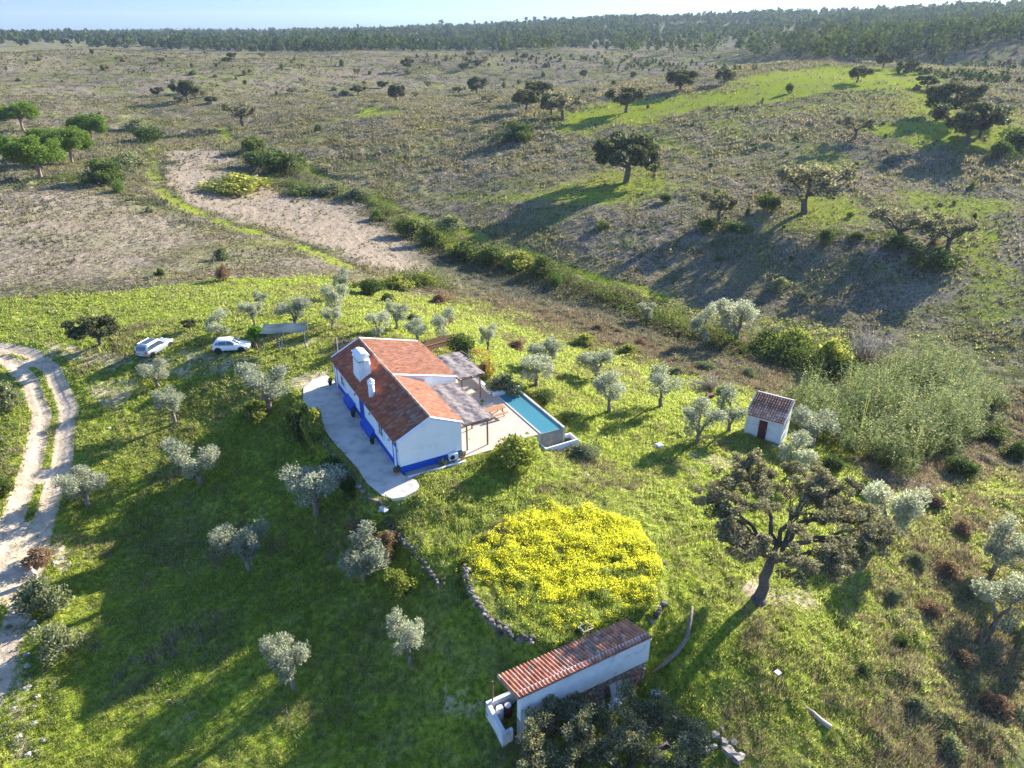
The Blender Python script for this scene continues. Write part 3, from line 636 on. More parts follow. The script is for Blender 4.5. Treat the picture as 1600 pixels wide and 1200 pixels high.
for i, a in enumerate([('bush',1430,640,60,'dark scrub bush half inside the left of the reeds'),('bush',1545,690,56,'dark scrub at the right end of the reeds'),('bush',1500,745,60,'dark scrub bush below the right end of the reeds'),('bushr',1455,790,44,'brown scrub bush below the reeds'),
  ('bush',1590,720,60,'dark scrub cut by the right edge beside the reeds'),('bushr',1500,830,40,'brown scrub left of the high right olive'),('bushp',1430,880,40,'grey scrub right of the tilted olive'),('bushr',1480,900,46,'dry brown bramble left of the forked olive'),
  ('bushp',1395,935,36,'grey twiggy scrub right of the oak shade'),('bushr',1450,960,44,'dry bramble hump below the brown scrub'),('bush',1410,1010,36,'dark green weed clump on the right slope'),('bushr',1500,1040,50,'brown scrub hump low on the right slope'),
  ('bushp',1430,1110,44,'grey green scrub hump near the bleached log'),('bushr',1550,1110,54,'brown scrub hump in the lower right corner'),('bush',1345,1050,30,'small dark weed clump above the bleached log'),('bushp',1480,1170,50,'pale scrub hump at the bottom edge on the right'),
  ('bush',1350,770,40,'dark scrub under the left edge of the tilted olive'),('bush',1300,735,44,'dark scrub between the hut olives and the reeds')]):
    ptree(a[0], i % 5, a[1], a[2], a[3], a[2]-a[3]*.55, a[4], group='scrub on the right slope')
# umbrella pines
for a in [(0,38,208,62,156,'highest umbrella pine of the clump, at its upper left'),(1,145,226,60,175,'round umbrella pine at the right end of the clump'),
 (2,14,262,48,206,'umbrella pine cut by the left edge of the photo'),(0,80,250,64,200,'umbrella pine in the middle of the clump behind the others'),
 (1,113,258,74,200,'broad umbrella pine right of the front one'),(2,64,282,88,214,'front umbrella pine with a bare leaning pale trunk')]:
    ptree('pine', *a, group='umbrella pines')
ptree('round', 0, 187, 302, 30, 276, 'ball shaped bright green bush near the umbrella pines')
ptree('round', 1, 868, 450, 30, 423, 'ball shaped light green bush by the creek path')
# oaks on the hills
for a in [('oak',0,978,286,98,222,'wide dark oak alone in the middle of the brown slope'),('oakg',0,1256,334,104,258,'open crowned grey oak with forked trunk on the brown slope'),
 ('oakg',1,1122,350,60,290,'pale thin crowned tree above low bushes on the slope'),('oakg',2,1402,385,74,318,'pale open oak over the left dark bush of the upper pair'),
 ('oakg',0,1478,395,78,342,'pale open oak over the right dark bush of the upper pair'),('oak',1,978,176,50,136,'rounded oak at the right end of the lit green strip'),
 ('oak',2,1062,144,44,113,'oak on the upper edge of the green ridge behind the rounded oak'),('oak',0,1131,133,27,106,'small oak where the green ridge starts to rise'),
 ('oak',1,1339,129,32,101,'oak standing alone on top of the bright green ridge'),('oakg',1,880,190,58,145,'broken crowned oak on the lit green strip'),
 ('oak',3,822,176,40,136,'oak at the left end of the lit green strip'),('oak',2,840,160,42,124,'dark oak behind the left end of the lit green strip'),('oak',0,862,182,36,140,'oak between two others on the lit green strip'),
 ('oakg',2,1335,219,50,177,'bare looking small oak on the pale green band of the slope'),('oak',1,1508,228,86,164,'large dark oak with a leaning trunk at the right side of the ridge'),
 ('oak',0,1478,185,72,140,'large dark oak behind the leaning one'),('oak',3,1530,215,60,170,'oak overlapping the leaning oak from the right'),
 ('oak',2,1448,140,28,120,'little oak above the large dark pair'),('oak',1,1418,115,26,95,'oak on the far right rim of the green ridge'),('oak',0,1380,107,26,80,'taller oak on the rim of the green ridge'),
 ('oak',3,294,162,36,122,'dark tree alone left of centre on the far brown slope'),('oakg',1,380,200,54,162,'brownish tree near the start of the creek'),('oak',2,637,112,16,88,'narrow dark tree alone on the far brown hill'),
 ('oak',0,620,160,26,130,'small oak on the brown slope left of the lit strip'),('oak',1,745,148,30,118,'oak above the shaded gully on the far slope'),('oak',3,560,150,22,132,'low oak left of another on the brown slope'),
 ('oakg',0,1545,200,40,176,'grey oak at the right edge of the large dark group')]:
    ptree(*a, group='oaks scattered over the hills')
for a in [('bush',0,805,224,62,184,'dense grey green bush below the lit green strip'),('bushp',1,866,188,34,176,'low bushes under the broken crowned oak'),
 ('bush',2,1200,332,44,300,'dark bush at the foot of the grey forked oak'),('bush',3,1105,360,44,338,'dark bush left under the pale thin tree'),('bush',1,1150,362,50,340,'dark bush right under the pale thin tree'),
 ('bush',4,1400,388,76,362,'dark bush under the left pale oak of the pair'),('bush',0,1462,418,82,380,'dark bush under the right pale oak of the pair'),
 ('bush',3,1288,384,34,352,'bush on the upper rim of the shaded slope'),('bush',2,1340,375,26,360,'smaller bush right of the one on the rim of the shaded slope'),
 ('bushp',0,1218,455,38,428,'round pale bush in the middle of the shaded slope'),('bush',1,498,207,14,190,'small dark bush on the brown slope above the creek'),
 ('bushp',3,347,408,26,382,'olive coloured bush on the dry field'),('bushr',1,352,438,24,408,'rust coloured bush directly below the olive coloured one'),('bush',0,250,432,18,416,'dark small bush in the dry field left of the rust coloured one'),
 ('bushp',2,235,334,16,319,'small bush near the path on the dry field'),('bush',1,1590,235,60,190,'dark bush mass at the right edge behind the ridge'),('bush',3,1560,250,44,215,'green bush right of the leaning oak'),
 ('bush',2,1040,318,24,300,'bush on the slope above the shaded hollow'),('bush',1,942,358,26,342,'single dark bush on the brown slope above the path')]:
    ptree(*a, group='bushes on the hills')
# creek bushes, seen as separate humps
for i, a in enumerate([('bushy',372,300,110,270,'long low yellowish bush at the upper creek'),('bush',440,272,78,222,'dark green thicket at the upper bend of the creek'),('bush',395,240,50,210,'thicket upstream of the dark green one'),
 ('bush',405,262,60,232,'dark thicket left of the creek bend'),('bushp',522,304,52,278,'grey bush at the start of the creek hedge'),('bushp',560,312,56,288,'second grey green bush of the creek hedge'),('bush',476,306,60,286,'low hedge bush left of the grey one'),
 ('bush',640,372,54,336,'dark bush in the creek hedge above the pale field'),('bushp',702,362,66,328,'tall greyish bush in the creek hedge'),('bush',668,385,52,345,'dark bush below the tall greyish one'),('bush',728,405,56,370,'rounded bush in the middle of the creek hedge'),
 ('bushy',706,402,24,376,'small yellow green bush in front of the creek hedge'),('bush',770,412,60,380,'broad bush right of the rounded one in the creek hedge'),('bushy',806,420,62,386,'sunlit broad bush in the creek hedge'),('bush',845,430,56,396,'last broad bush of the creek hedge'),
 ('bushy',620,450,56,424,'sunlit hedge bush left end above the rear lawn'),('bushy',655,446,54,422,'sunlit hedge bush right end above the rear lawn'),('bush',580,460,50,432,'darker hedge bush beside the ditch end'),('bush',605,472,28,456,'low dark bush below the rear hedge'),
 ('bushy',1236,560,60,498,'feathery yellow green shrub left of the bigger one by the creek'),('bushy',1290,590,66,516,'feathery yellow green shrub before the reeds'),('bare',1352,588,66,520,'bare grey shrub between feathery shrubs and reeds'),('bush',1200,545,50,510,'dark shrub between the biggest creek olive and the feathery shrub'),
 ('bush',1320,600,60,555,'dark shrub behind the reeds'),('bushp',1100,580,40,560,'dull shrub under the narrow creek olive'),('bush',160,290,70,240,'dark scrub bush right of the front umbrella pine'),('bushp',205,262,60,232,'grey scrub bush near the ball shaped one'),
 ('bush',235,225,60,195,'dark scrub on the bank above the path start'),('bushp',215,205,50,180,'pale scrub on the bank above the path start'),('bush',590,345,36,326,'little dark bush at the top of the creek hedge')]):
    ptree(a[0], i % 5, *a[1:], group='bushes along the creek')

for i, (px, py, w_, k, lb) in enumerate([(935,518,30,'bushr','rust brown rush clump at the left of the damp hollow'),(965,522,24,'bushr','small rust rush clump right of the first one'),(912,540,44,'bushy','yellowish rush clump above the dense dark olive'),(1000,540,30,'bushr','orange brown rushes below the lone creek olive'),
  (1020,548,26,'bushr','rush clump between the orange one and the narrow olive'),(980,555,40,'bushy','pale yellow rushes in the grass above the two stemmed olive'),(1052,552,22,'bushr','small orange rush tuft left of the narrow olive'),(1060,585,30,'bushp','dull tuft above the cut branches'),
  (720,545,20,'bushr','brown weeds behind the far pergola'),(810,545,34,'bushr','brown weeds between the vine and the upper olive'),(700,505,30,'bushr','brown weeds above the olive by the board fence'),(645,500,26,'bushp','grey weeds behind the olives above the roof'),(880,690,24,'bushp','pale weeds at the outer corner of the pool basin'),(1170,590,40,'bushp','grey green bush on the bank behind the hut')]):
    ptree(k, i % 3, px, py, w_, py-w_*.5, lb, group='rushes and weeds in the damp hollow')
# the great oak, built to its own skeleton
def big_oak(base, crown_c, cr, ch, seed, n, label, size=.155, nl=250, trunk_r=.42, m=M_OAKG, fork_h=3.2):
    rng = random.Random(seed); x, y, z = base; e = empty('oak_tree', (x, y, z-.1), 0, label=label, cat='oak tree')
    c = Vector((crown_c[0]-x, crown_c[1]-y, crown_c[2]-z)); mb = MB()
    fk = Vector((c.x*.32, c.y*.32, fork_h)); limb(mb, (0, 0, -.4), fk, trunk_r, trunk_r*.72, rng, 5, .035, 11)
    mb.tube([(0, 0, -.3), (0, 0, .0), (.02, 0, .35)], [trunk_r*1.7, trunk_r*1.5, trunk_r], 11)
    C, Rd = [], []; tips = []
    for i in range(7):
        an = 2*math.pi*(i+rng.random()*.6)/7; q = rng.uniform(.45, .72); t = fk+Vector((0, 0, 0)) if i % 2 else fk.lerp(c, .35)
        e1 = Vector((c.x+math.cos(an)*cr*q, c.y+math.sin(an)*cr*q, c.z+rng.uniform(-.35, .3)*ch))
        limb(mb, t, e1, trunk_r*.45, .09, rng, 5, .08, 8)
        for j in range(7):
            a2 = an+rng.uniform(-1.3, 1.3); e2 = e1+Vector((math.cos(a2), math.sin(a2), 0))*rng.uniform(.12, .42)*cr+Vector((0, 0, rng.uniform(-.35, .5)*ch))
            limb(mb, e1.lerp(t, rng.uniform(0, .5)), e2, .07, .025, rng, 4, .08, 5); tips.append(e2)
    limb(mb, fk, c, trunk_r*.5, .12, rng, 5, .06, 8)
    for i in range(34):
        an = rng.uniform(0, 6.28); q = cr*math.sqrt(rng.random())*.9; tips.append(Vector((c.x+math.cos(an)*q, c.y+math.sin(an)*q, c.z+ch*(.75*math.sqrt(max(0, 1-(q/cr)**2))*rng.uniform(.2, 1.0)-.15))))
    for t in tips:
        for k in range(n):
            C.append(t+Vector((rng.gauss(0, .5), rng.gauss(0, .5), rng.gauss(0, .28)))*(cr/5.4)); Rd.append((rng.uniform(.3, .55), rng.uniform(.3, .55), rng.uniform(.2, .36)))
    o = mb.build('trunk', M_BARKD, e, True)
    link('crown', crown_mesh('crown', C, Rd, nl, size, .5, seed, m, shell=.3, jag=.3), e); return e
bo = at(1185, 937); bc = gp(1236, 800, 4.2)
big_oak(bo, (bc[0], bc[1], 4.2), 5.9, 2.7, 5, 4, 'great spreading cork oak with a thick leaning trunk, the largest tree in the meadow')
gx, gy = gp(968, 1190, -1.9)
big_oak((gx+.3, gy+.2, zat(gx, gy)), (gx, gy, -2.0), 5.2, 2.0, 9, 4, 'dense grey green oak crown cut by the bottom edge, before the tiled shed', .135, 240, .35, M_OAKP, 1.4)
# ------------------------------------------------------------------ the farmhouse
M_WHITE = mat('limewash', (.80, .80, .80), (.87, .87, .86), .8, .8, .12, 30, stops=[(.25, (.72, .72, .71)), (.45, (.84, .84, .83)), (.7, (.87, .87, .86))])
M_DIRTYW = mat('stained limewash', (.6, .6, .6), (.8, .8, .79), 1.2, .85, .25, 12, stops=[(.28, (.42, .41, .39)), (.42, (.68, .68, .67)), (.7, (.8, .8, .79))])
M_BLUE = mat('cobalt paint', (.008, .07, .42), (.012, .09, .48), 2, .6, .05)
M_CONC = mat('pale concrete', (.48, .43, .37), (.60, .55, .48), .9, .9, .15, 12, stops=[(.3, (.36, .33, .29)), (.5, (.53, .48, .41)), (.75, (.62, .56, .48))])
M_TERR = mat('terrace paving', (.47, .39, .31), (.54, .46, .37), .7, .85, .08, 12)
M_GREYC = mat('grey render', (.20, .19, .17), (.36, .34, .31), 1.5, .9, .3, 10)
M_GLASS = mat('window glass', (.03, .05, .08), (.05, .08, .11), 1, .12, 0, spec=.6)
M_WOOD = mat('brown timber', (.21, .11, .06), (.33, .19, .11), 5, .7, .2)
M_WOODL = mat('varnished timber', (.38, .17, .07), (.52, .27, .13), 6, .6, .2)
M_GWOOD = mat('weathered timber', (.20, .17, .14), (.34, .30, .25), 5, .85, .4)
M_MAROON = mat('maroon paint', (.10, .02, .018), (.15, .035, .03), 3, .6, .1)
M_BLACK = mat('black rubber', (.02, .02, .022), (.035, .035, .035), 5, .7)
M_METW = mat('white enamel', (.75, .75, .74), (.82, .82, .82), 2, .35)
M_STEEL = mat('galvanised steel', (.30, .33, .37), (.46, .49, .52), 2, .4, .1, metal=.5)
M_TERRA = mat('terracotta', (.42, .17, .08), (.55, .26, .14), 5, .8, .2)
M_TILE = attrmat('roof tiles', .85, .5, 22)
M_STONE = attrmat('field stone', .9, .7, 9, var=.4, nscale=5)
RP = random.Random(3)
def roof_sheet(parent, name, o, along, down, L, W, pal, pitch=.27, row=.42, h=.11, seed=1, label=None, extra=None):
    """barrel tile roof: real ribs across, stepped courses down the slope, one colour per tile"""
    o, along, down = Vector(o), Vector(along).normalized(), Vector(down).normalized(); nrm = along.cross(down).normalized()
    if nrm.z < 0: nrm = -nrm
    rg = np.random.RandomState(seed); na = int(round(L/pitch)); nd = max(2, int(round(W/row))); k = 6
    V, F, Cc = [], [], []
    for j in range(nd):
        for e in (0, 1):
            for i in range(na*k+1):
                a = i/k*L/na; ph = (i % k)/k*2*math.pi; d = (j+e)*W/nd*1.0
                zz = h*(.5-.5*math.cos(ph))+(.045 if e == 1 else .0)
                V.append(o+along*a+down*(d+(.02 if e else 0))+nrm*zz); 
                t = (i // k if i < na*k else na-1); Cc.append(None)
    w = na*k+1; V2, F2, C2 = [], [], []
    cols = [[pal(rg, i/na, j/nd) for i in range(na)] for j in range(nd)]
    for j in range(nd):
        for i in range(na*k):
            a, b_ = (2*j)*w+i, (2*j)*w+i+1; c_, d_ = (2*j+1)*w+i+1, (2*j+1)*w+i; col = cols[j][i//k]
            if 3 <= (i % k)+.5 <= 3: pass
            dk = 1.0
            q = len(V2); V2 += [V[a], V[b_], V[c_], V[d_]]; F2.append((q, q+1, q+2, q+3)); C2 += [tuple(x*dk for x in col)]*4
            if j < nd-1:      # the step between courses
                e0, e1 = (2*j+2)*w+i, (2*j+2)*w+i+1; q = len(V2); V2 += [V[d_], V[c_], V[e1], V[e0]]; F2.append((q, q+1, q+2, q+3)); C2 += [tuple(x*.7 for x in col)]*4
    # underside slab
    q = len(V2); lo = -nrm*.07; pts = [o, o+along*L, o+along*L+down*W, o+down*W]
    V2 += [p-nrm*.004 for p in pts]+[p+lo for p in pts]; F2 += [(q, q+1, q+2, q+3), (q+7, q+6, q+5, q+4)]+[(q+a, q+(a+1) % 4, q+4+(a+1) % 4, q+4+a) for a in range(4)]; C2 += [pal(rg, .5, .5)]*8
    mb = MB(); mb.v = [tuple(v) for v in V2]; mb.f = F2; mb.c = C2; ob = mb.build(name, M_TILE, parent)
    if label: ob['label'] = label
    return ob
def jit(rg, c, a): k = 1+(rg.rand()-.5)*a; return tuple(max(0, x*k*(1+(rg.rand()-.5)*a*.25)) for x in c)
def pal_warm(rg, a, d): 
    c = [(.50, .225, .12), (.54, .25, .14), (.47, .205, .11), (.56, .29, .18)][rg.randint(4)]; return jit(rg, c if rg.rand() > .03 else (.24, .16, .13), .14)
def pal_old(rg, a, d):      # brown old tiles, greyer with lichen towards the near end and the ridge
    c = [(.44, .145, .075), (.39, .125, .065), (.48, .17, .09), (.34, .12, .07)][rg.randint(4)]
    if rg.rand() < .5*max(0, 1-a*2.6)*max(0, 1-d*1.3)+.02: c = (.34, .24, .17)
    return jit(rg, c, .22)
def pal_shed(rg, a, d):
    c = [(.60, .27, .15), (.52, .22, .12), (.64, .36, .24), (.42, .19, .12)][rg.randint(4)]
    if rg.rand() < .45*max(0, 1-abs(a-.55)*2.4)*max(0, 1-abs(d-.5)*1.8): c = (.30, .21, .16)
    return jit(rg, c, .35)
def pal_hut(rg, a, d):
    c = [(.54, .28, .18), (.46, .22, .14), (.62, .38, .27)][rg.randint(3)]
    if d < .45: c = tuple(x*.62 for x in c)
    elif rg.rand() < .3: c = (.52, .38, .30)
    return jit(rg, c, .3)

HR = empty('farmhouse', (*HO, -.02), -HA, label='long white farmhouse with blue skirting and red tiled roof', cat='house')
L_, W_, h1, hr, ro, h2, L1, W2, hwg = 19.2, 5.62, 2.95, 4.45, 2.93, 3.28, 9.14, 6.32, 2.81
sw = (hr-hwg)/W2        # slope of the wing roof
# walls: the near range, the far range with the wing; profiles extruded along y (the length)
mb = MB()
mb.prism([(0, -.3), (W_, -.3), (W_, h2), (ro, hr), (0, h1)], 'y', 0, .3)                          # near gable
mb.prism([(0, -.3), (ro+W2, -.3), (ro+W2, hwg), (ro, hr), (0, h1)], 'y', L_-.3, L_)                 # far gable
mb.box(0, .35, .3, L_-.3, -.3, h1-.02)
mb.box(W_-.3, W_, .3, L1, -.3, h2-.03)
mb.prism([(ro, -.3), (ro+W2, -.3), (ro+W2, hwg), (ro, hr)], 'y', L1, L1+.3)                      # wing side wall
mb.box(ro+W2-.3, ro+W2, L1+.3, L_-.3, -.3, hwg-.03)
mb.build('wall', M_WHITE, HR)
# copings along gables
def coping(p, q, y0, y1, t=.075, lift=.05):
    (x0, z0), (x1, z1) = p, q; mb = MB(); mb.prism([(x0, z0+lift), (x1, z1+lift), (x1, z1+lift+t), (x0, z0+lift+t)], 'y', y0, y1); mb.build('coping', M_WHITE, HR)
coping((-.12, h1-.04), (ro, hr), -.06, .2); coping((ro, hr), (W_+.15, h2-.05), -.06, .2)
coping((-.12, h1-.04), (ro, hr), L_-.18, L_+.06); coping((ro, hr), (ro+W2+.12, hwg-.03), L_-.18, L_+.06); coping((ro+.02, hr), (ro+W2+.12, hwg-.03), L1-.06, L1+.2)
# roofs
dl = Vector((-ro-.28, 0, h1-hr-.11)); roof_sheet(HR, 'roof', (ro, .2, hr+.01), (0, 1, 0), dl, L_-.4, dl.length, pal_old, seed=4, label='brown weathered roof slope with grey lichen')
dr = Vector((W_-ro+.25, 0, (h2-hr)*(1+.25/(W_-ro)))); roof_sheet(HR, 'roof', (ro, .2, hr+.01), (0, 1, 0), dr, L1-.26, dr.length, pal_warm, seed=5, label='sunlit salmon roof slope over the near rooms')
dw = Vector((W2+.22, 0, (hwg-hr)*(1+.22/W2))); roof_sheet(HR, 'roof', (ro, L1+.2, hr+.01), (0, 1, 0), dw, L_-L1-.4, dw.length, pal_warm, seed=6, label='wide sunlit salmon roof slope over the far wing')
mb = MB(); 
for i in range(int(L_/.42)): mb.tube([(ro, .2+i*.42, hr+.05), (ro, .2+i*.42+.44, hr+.075)], [.11, .125], 8, jit(np.random.RandomState(i), (.45, .30, .22), .5))
mb.build('ridge_tiles', M_TILE, HR)
mb = MB(); mb.tube([(W_+.3, .2, h2-.14), (W_+.3, L1, h2-.14)], .06, 8); mb.build('gutter', M_METW, HR)
# blue skirting, door surrounds, benches
pr_ = .012; sk = MB(); sk.box(-pr_, 0, -.012, L_, -.25, .62); sk.box(-pr_, W_+pr_, -pr_, 0, -.25, .64); sk.box(W_, W_+pr_, 0, L1, -.25, .6); sk.build('skirting', M_BLUE, HR)
bl = MB(); bl.prism([(-.5, -.2), (-pr_, -.2), (-pr_, .95), (-.38, .62), (-.5, .5)], 'y', 12.0, 14.6); bl.build('bench', M_BLUE, HR)
bl = MB(); bl.prism([(-.5, -.2), (-pr_, -.2), (-pr_, .95), (-.38, .62), (-.5, .5)], 'y', 6.4, 9.2); bl.build('bench', M_BLUE, HR)
def door(y0, y1, zt=2.15, m=M_WHITE, full=True):
    s = MB(); q = .2
    s.box(-.03, -.0135, y0-q, y0, .0, zt+q); s.box(-.03, -.0135, y1, y1+q, .0, zt+q); s.box(-.03, -.0135, y0, y1, zt, zt+q)
    if full: s.box(-.03, -.0135, y0-q, y1+q, zt+q, h1-.1)
    f = s.build('door', M_BLUE, HR); d = MB(); d.box(-.02, -.0135, y0, y1, .02, zt); d.build('door_leaf', m, f)
    k = MB(); k.box(-.05, -.02, y1-.14, y1-.09, 1.0, 1.12); k.build('handle', M_STEEL, f)
def window(y0, y1, z0, z1):
    f = MB(); q = .07
    for a in ((y0-q, y0, z0-q, z1+q), (y1, y1+q, z0-q, z1+q), (y0, y1, z0-q, z0), (y0, y1, z1, z1+q)): f.box(-.03, -.003, *a)
    f.box(-.026, -.008, (y0+y1)/2-.025, (y0+y1)/2+.025, z0, z1); f.box(-.024, -.008, y0, y1, (z0+z1)/2-.02, (z0+z1)/2+.02)
    o = f.build('window', M_METW, HR); g = MB(); g.box(-.008, -.004, y0, y1, z0, z1); g.build('pane', M_GLASS, o)
    s = MB(); s.box(-.1, -.004, y0-.12, y1+.12, z0-.13, z0-q-.003); s.build('sill', M_WHITE, o)
    for ya in (y0-.5, y1+.1): h = MB(); h.box(-.05, -.01, ya, ya+.4, z0-.02, z1+.02); h.build('shutter', M_METW, o)
door(.75, 1.35); door(9.35, 10.3, 2.15, M_BLUE); door(18.0, 18.6); window(4.05, 5.0, 1.35, 2.35); window(15.5, 16.5, 1.15, 2.1)
for y in (2.2, 7.3, 11.6): mb = MB(); mb.box(-.14, 0, y, y+.12, 2.0, 2.22); mb.build('wall_lamp', M_STEEL, HR)
mb = MB(); mb.box(-.13, -.02, .2, .32, 2.0, 2.2); mb.build('wall_lamp', M_STEEL, HR)
# big smoke chimney: battered white stack with capped openings
def zs(x): return h1+(hr-h1)*x/ro
ch = MB(); x0, x1, y0, y1 = .55, 1.75, 11.55, 13.6
vs = []
for z, q in ((zs(x0)-.25, -.1), (zs(x0)+.08, -.1), (zs(x0)+.12, 0), (5.3, .17)):
    vs += [(x0+q*.6, y0+q*1.6, z), (x1-q*.6, y0+q*1.6, z), (x1-q*.6, y1-q*.4, z), (x0+q*.6, y1-q*.4, z)]
ch.add(vs, [(3, 2, 1, 0), (12, 13, 14, 15)]+[(r_*4+i, r_*4+(i+1) % 4, r_*4+4+(i+1) % 4, r_*4+4+i) for r_ in range(3) for i in range(4)])
C1 = ch.build('chimney', M_WHITE, HR)
cp = MB(); cp.box(.58, 1.72, 11.72, 13.6, 5.3, 5.36); cp.box(.62, .8, 11.8, 13.5, 5.36, 5.72); cp.box(1.5, 1.68, 11.8, 13.5, 5.36, 5.72)
for y in (11.8, 12.35, 12.9, 13.4): cp.box(.8, 1.5, y, y+.1, 5.36, 5.72)
cp.box(.56, 1.74, 11.72, 13.58, 5.72, 5.80); cp.prism([(.6, 5.8), (1.7, 5.8), (1.3, 6.02), (1.0, 6.02)], 'y', 11.8, 13.5); cp.build('chimney_cap', M_WHITE, C1)
bl = MB(); bl.box(.565, 1.735, 11.66, 13.6, 5.22, 5.27); bl.build('chimney_band', M_GREYC, C1)
v_ = MB(); v_.tube([(1.15, 11.62, 5.0), (1.3, 11.2, 5.3)], [.14, .14], 10); v_.tube([(1.3, 11.2, 5.18), (1.3, 11.2, 5.6)], [.3, .26], 12); v_.build('cowl', M_METW, C1)
ch = MB(); ch.tube([(.62, 8.3, zs(.6)-.3), (.62, 8.3, 4.55)], [.3, .27], 14); C2_ = ch.build('chimney', M_WHITE, HR, True)
cp = MB(); cp.tube([(.62, 8.3, 4.55), (.62, 8.3, 4.62)], .33, 14)
for i in range(6): a = i*math.pi/3; cp.box(.62+.22*math.cos(a)-.04, .62+.22*math.cos(a)+.04, 8.3+.22*math.sin(a)-.04, 8.3+.22*math.sin(a)+.04, 4.62, 4.8)
cp.tube([(.62, 8.3, 4.8), (.62, 8.3, 4.86), (.62, 8.3, 5.1)], [.33, .33, .05], 14); cp.build('chimney_cap', M_WHITE, C2_)
mb = MB(); mb.tube([(.6, L_-.3, h1), (.6, L_-.3, 5.1)], .03, 6); mb.build('vent_pipe', M_METW, HR)

# paving round the house
def slab(name, pts, z, th, m, label, cat='path'):
    mb = MB(); mb.prism([p for p in pts], 'z', z-th, z); o = mb.build(name, m); return tag(o, label, cat, kind='structure')
slab('path', APRON, .045, .35, M_CONC, 'pale concrete apron along the shaded house wall')
AX, AY = hw(.4, -.95)
def hpts(l): return [hw(*p) for p in l]
slab('front_path', hpts([(.3, -.75), (5.3, -.75), (5.3, -.03), (.3, -.03)]), -.01, .3, M_GREYC, 'grey strip under the gable wall')
o = MB(); o.prism(hpts([(.3, -.95), (5.55, -.95), (5.55, -.76), (.3, -.76)]), 'z', -.6, .06); tag(o.build('low_wall', M_WHITE), 'low white kerb wall below the house gable', 'wall')
TE = hpts([(W_+.02, -.3), (8.3, -.3), (8.9, .2), (13.42, .0), (13.42, 8.9), (13.1, 9.1), (13.1, 14), (ro+W2+.05, 14.5), (ro+W2+.05, L1-.01), (W_+.02, L1-.01)])
slab('terrace', TE, .0, 1.6, M_TERR, 'pale terrace between the house and the pool')
st_ = empty('steps', (*hw(W_, -.3), 0), -HA, label='white steps from the terrace down to the lawn', cat='steps')
for i in range(3):
    mb = MB(); mb.box(-.1, 2.75+.05*i, -.36*(i+1), -.36*i-.002, -1.0, -.15*(i+1)); mb.build('tread', M_WHITE, st_)
# terrace step line and low wall
mb = MB(); mb.prism(hpts([(12.95, 9.1), (13.3, 9.1), (13.3, 14.2), (12.95, 14.2)]), 'z', -1.2, .42); tag(mb.build('garden_wall', M_WHITE), 'low white wall from the pool corner to the far pergola', 'wall')

# ------------------------------------------------------------------ pool
PO = empty('swimming_pool', (*hw(13.4, 0), 0), -HA, label='rectangular blue infinity pool beside the terrace', cat='pool')
mb = MB(); mb.box(0, .16, 0, 8.55, -1.6, .06); mb.box(2.42, 2.64, -.15, 8.55, -2.4, .1); mb.box(.16, 2.42, 0, .14, -2.4, -.045); mb.build('pool_wall', M_CONC, PO)
mb = MB(); mb.box(-.3, 2.75, 8.56, 8.85, -1.6, .42); mb.build('end_wall', M_WHITE, PO)
M_POOLT = mat('pool lining', (.30, .55, .68), (.36, .62, .74), 2, .5)
mb = MB(); mb.box(.161, 2.419, .141, 8.549, -1.6, -1.25); mb.box(.162, .5, 4.2, 8.548, -1.25, -.45); mb.box(.5, 1.9, 7.1, 8.547, -1.249, -.42); mb.box(.5, 2.1, 6.75, 7.1, -1.248, -.7); mb.build('pool_floor', M_POOLT, PO)
m, t, o = newmat('pool water'); b = N(t, 'ShaderNodeBsdfPrincipled'); b.inputs['Base Color'].default_value = (.12, .40, .47, 1); b.inputs['Roughness'].default_value = .04; b.inputs['IOR'].default_value = 1.33
tr = N(t, 'ShaderNodeBsdfTransparent'); tr.inputs[0].default_value = (.42, .74, .78, 1); mx = N(t, 'ShaderNodeMixShader'); mx.inputs[0].default_value = .5
bn = N(t, 'ShaderNodeBump'); bn.inputs['Strength'].default_value = .15; bn.inputs['Distance'].default_value = .03; t.links.new(noise(t, N(t, 'ShaderNodeTexCoord').outputs['Object'], 3, 3), bn.inputs['Height']); t.links.new(bn.outputs[0], b.inputs['Normal'])
t.links.new(tr.outputs[0], mx.inputs[1]); t.links.new(b.outputs[0], mx.inputs[2]); t.links.new(mx.outputs[0], o.inputs[0]); M_WATER = m
mb = MB(); mb.add([(.161, .01, -.04), (2.419, .01, -.04), (2.419, 8.548, -.04), (.161, 8.548, -.04)], [(0, 1, 2, 3)]); mb.build('water', M_WATER, PO)
mb = MB(); mb.box(0, .12, -.95, -.002, -2.6, -1.0); mb.box(3.4, 3.52, -1.0, .3, -2.6, -1.0); mb.box(0, 3.52, -1.13, -1.0, -2.7, -.95); mb.box(2.64, 3.52, .1, .25, -2.6, -.96); mb.build('catch_basin', M_WHITE, PO)
mb = MB(); mb.box(.12, 3.4, -1.0, .1, -2.6, -1.75); mb.box(.1, 2.44, -.02, -.001, -2.3, -.06); mb.build('basin_lining', M_GREYC, PO)
x_, y_ = hw(14.6, -.6)

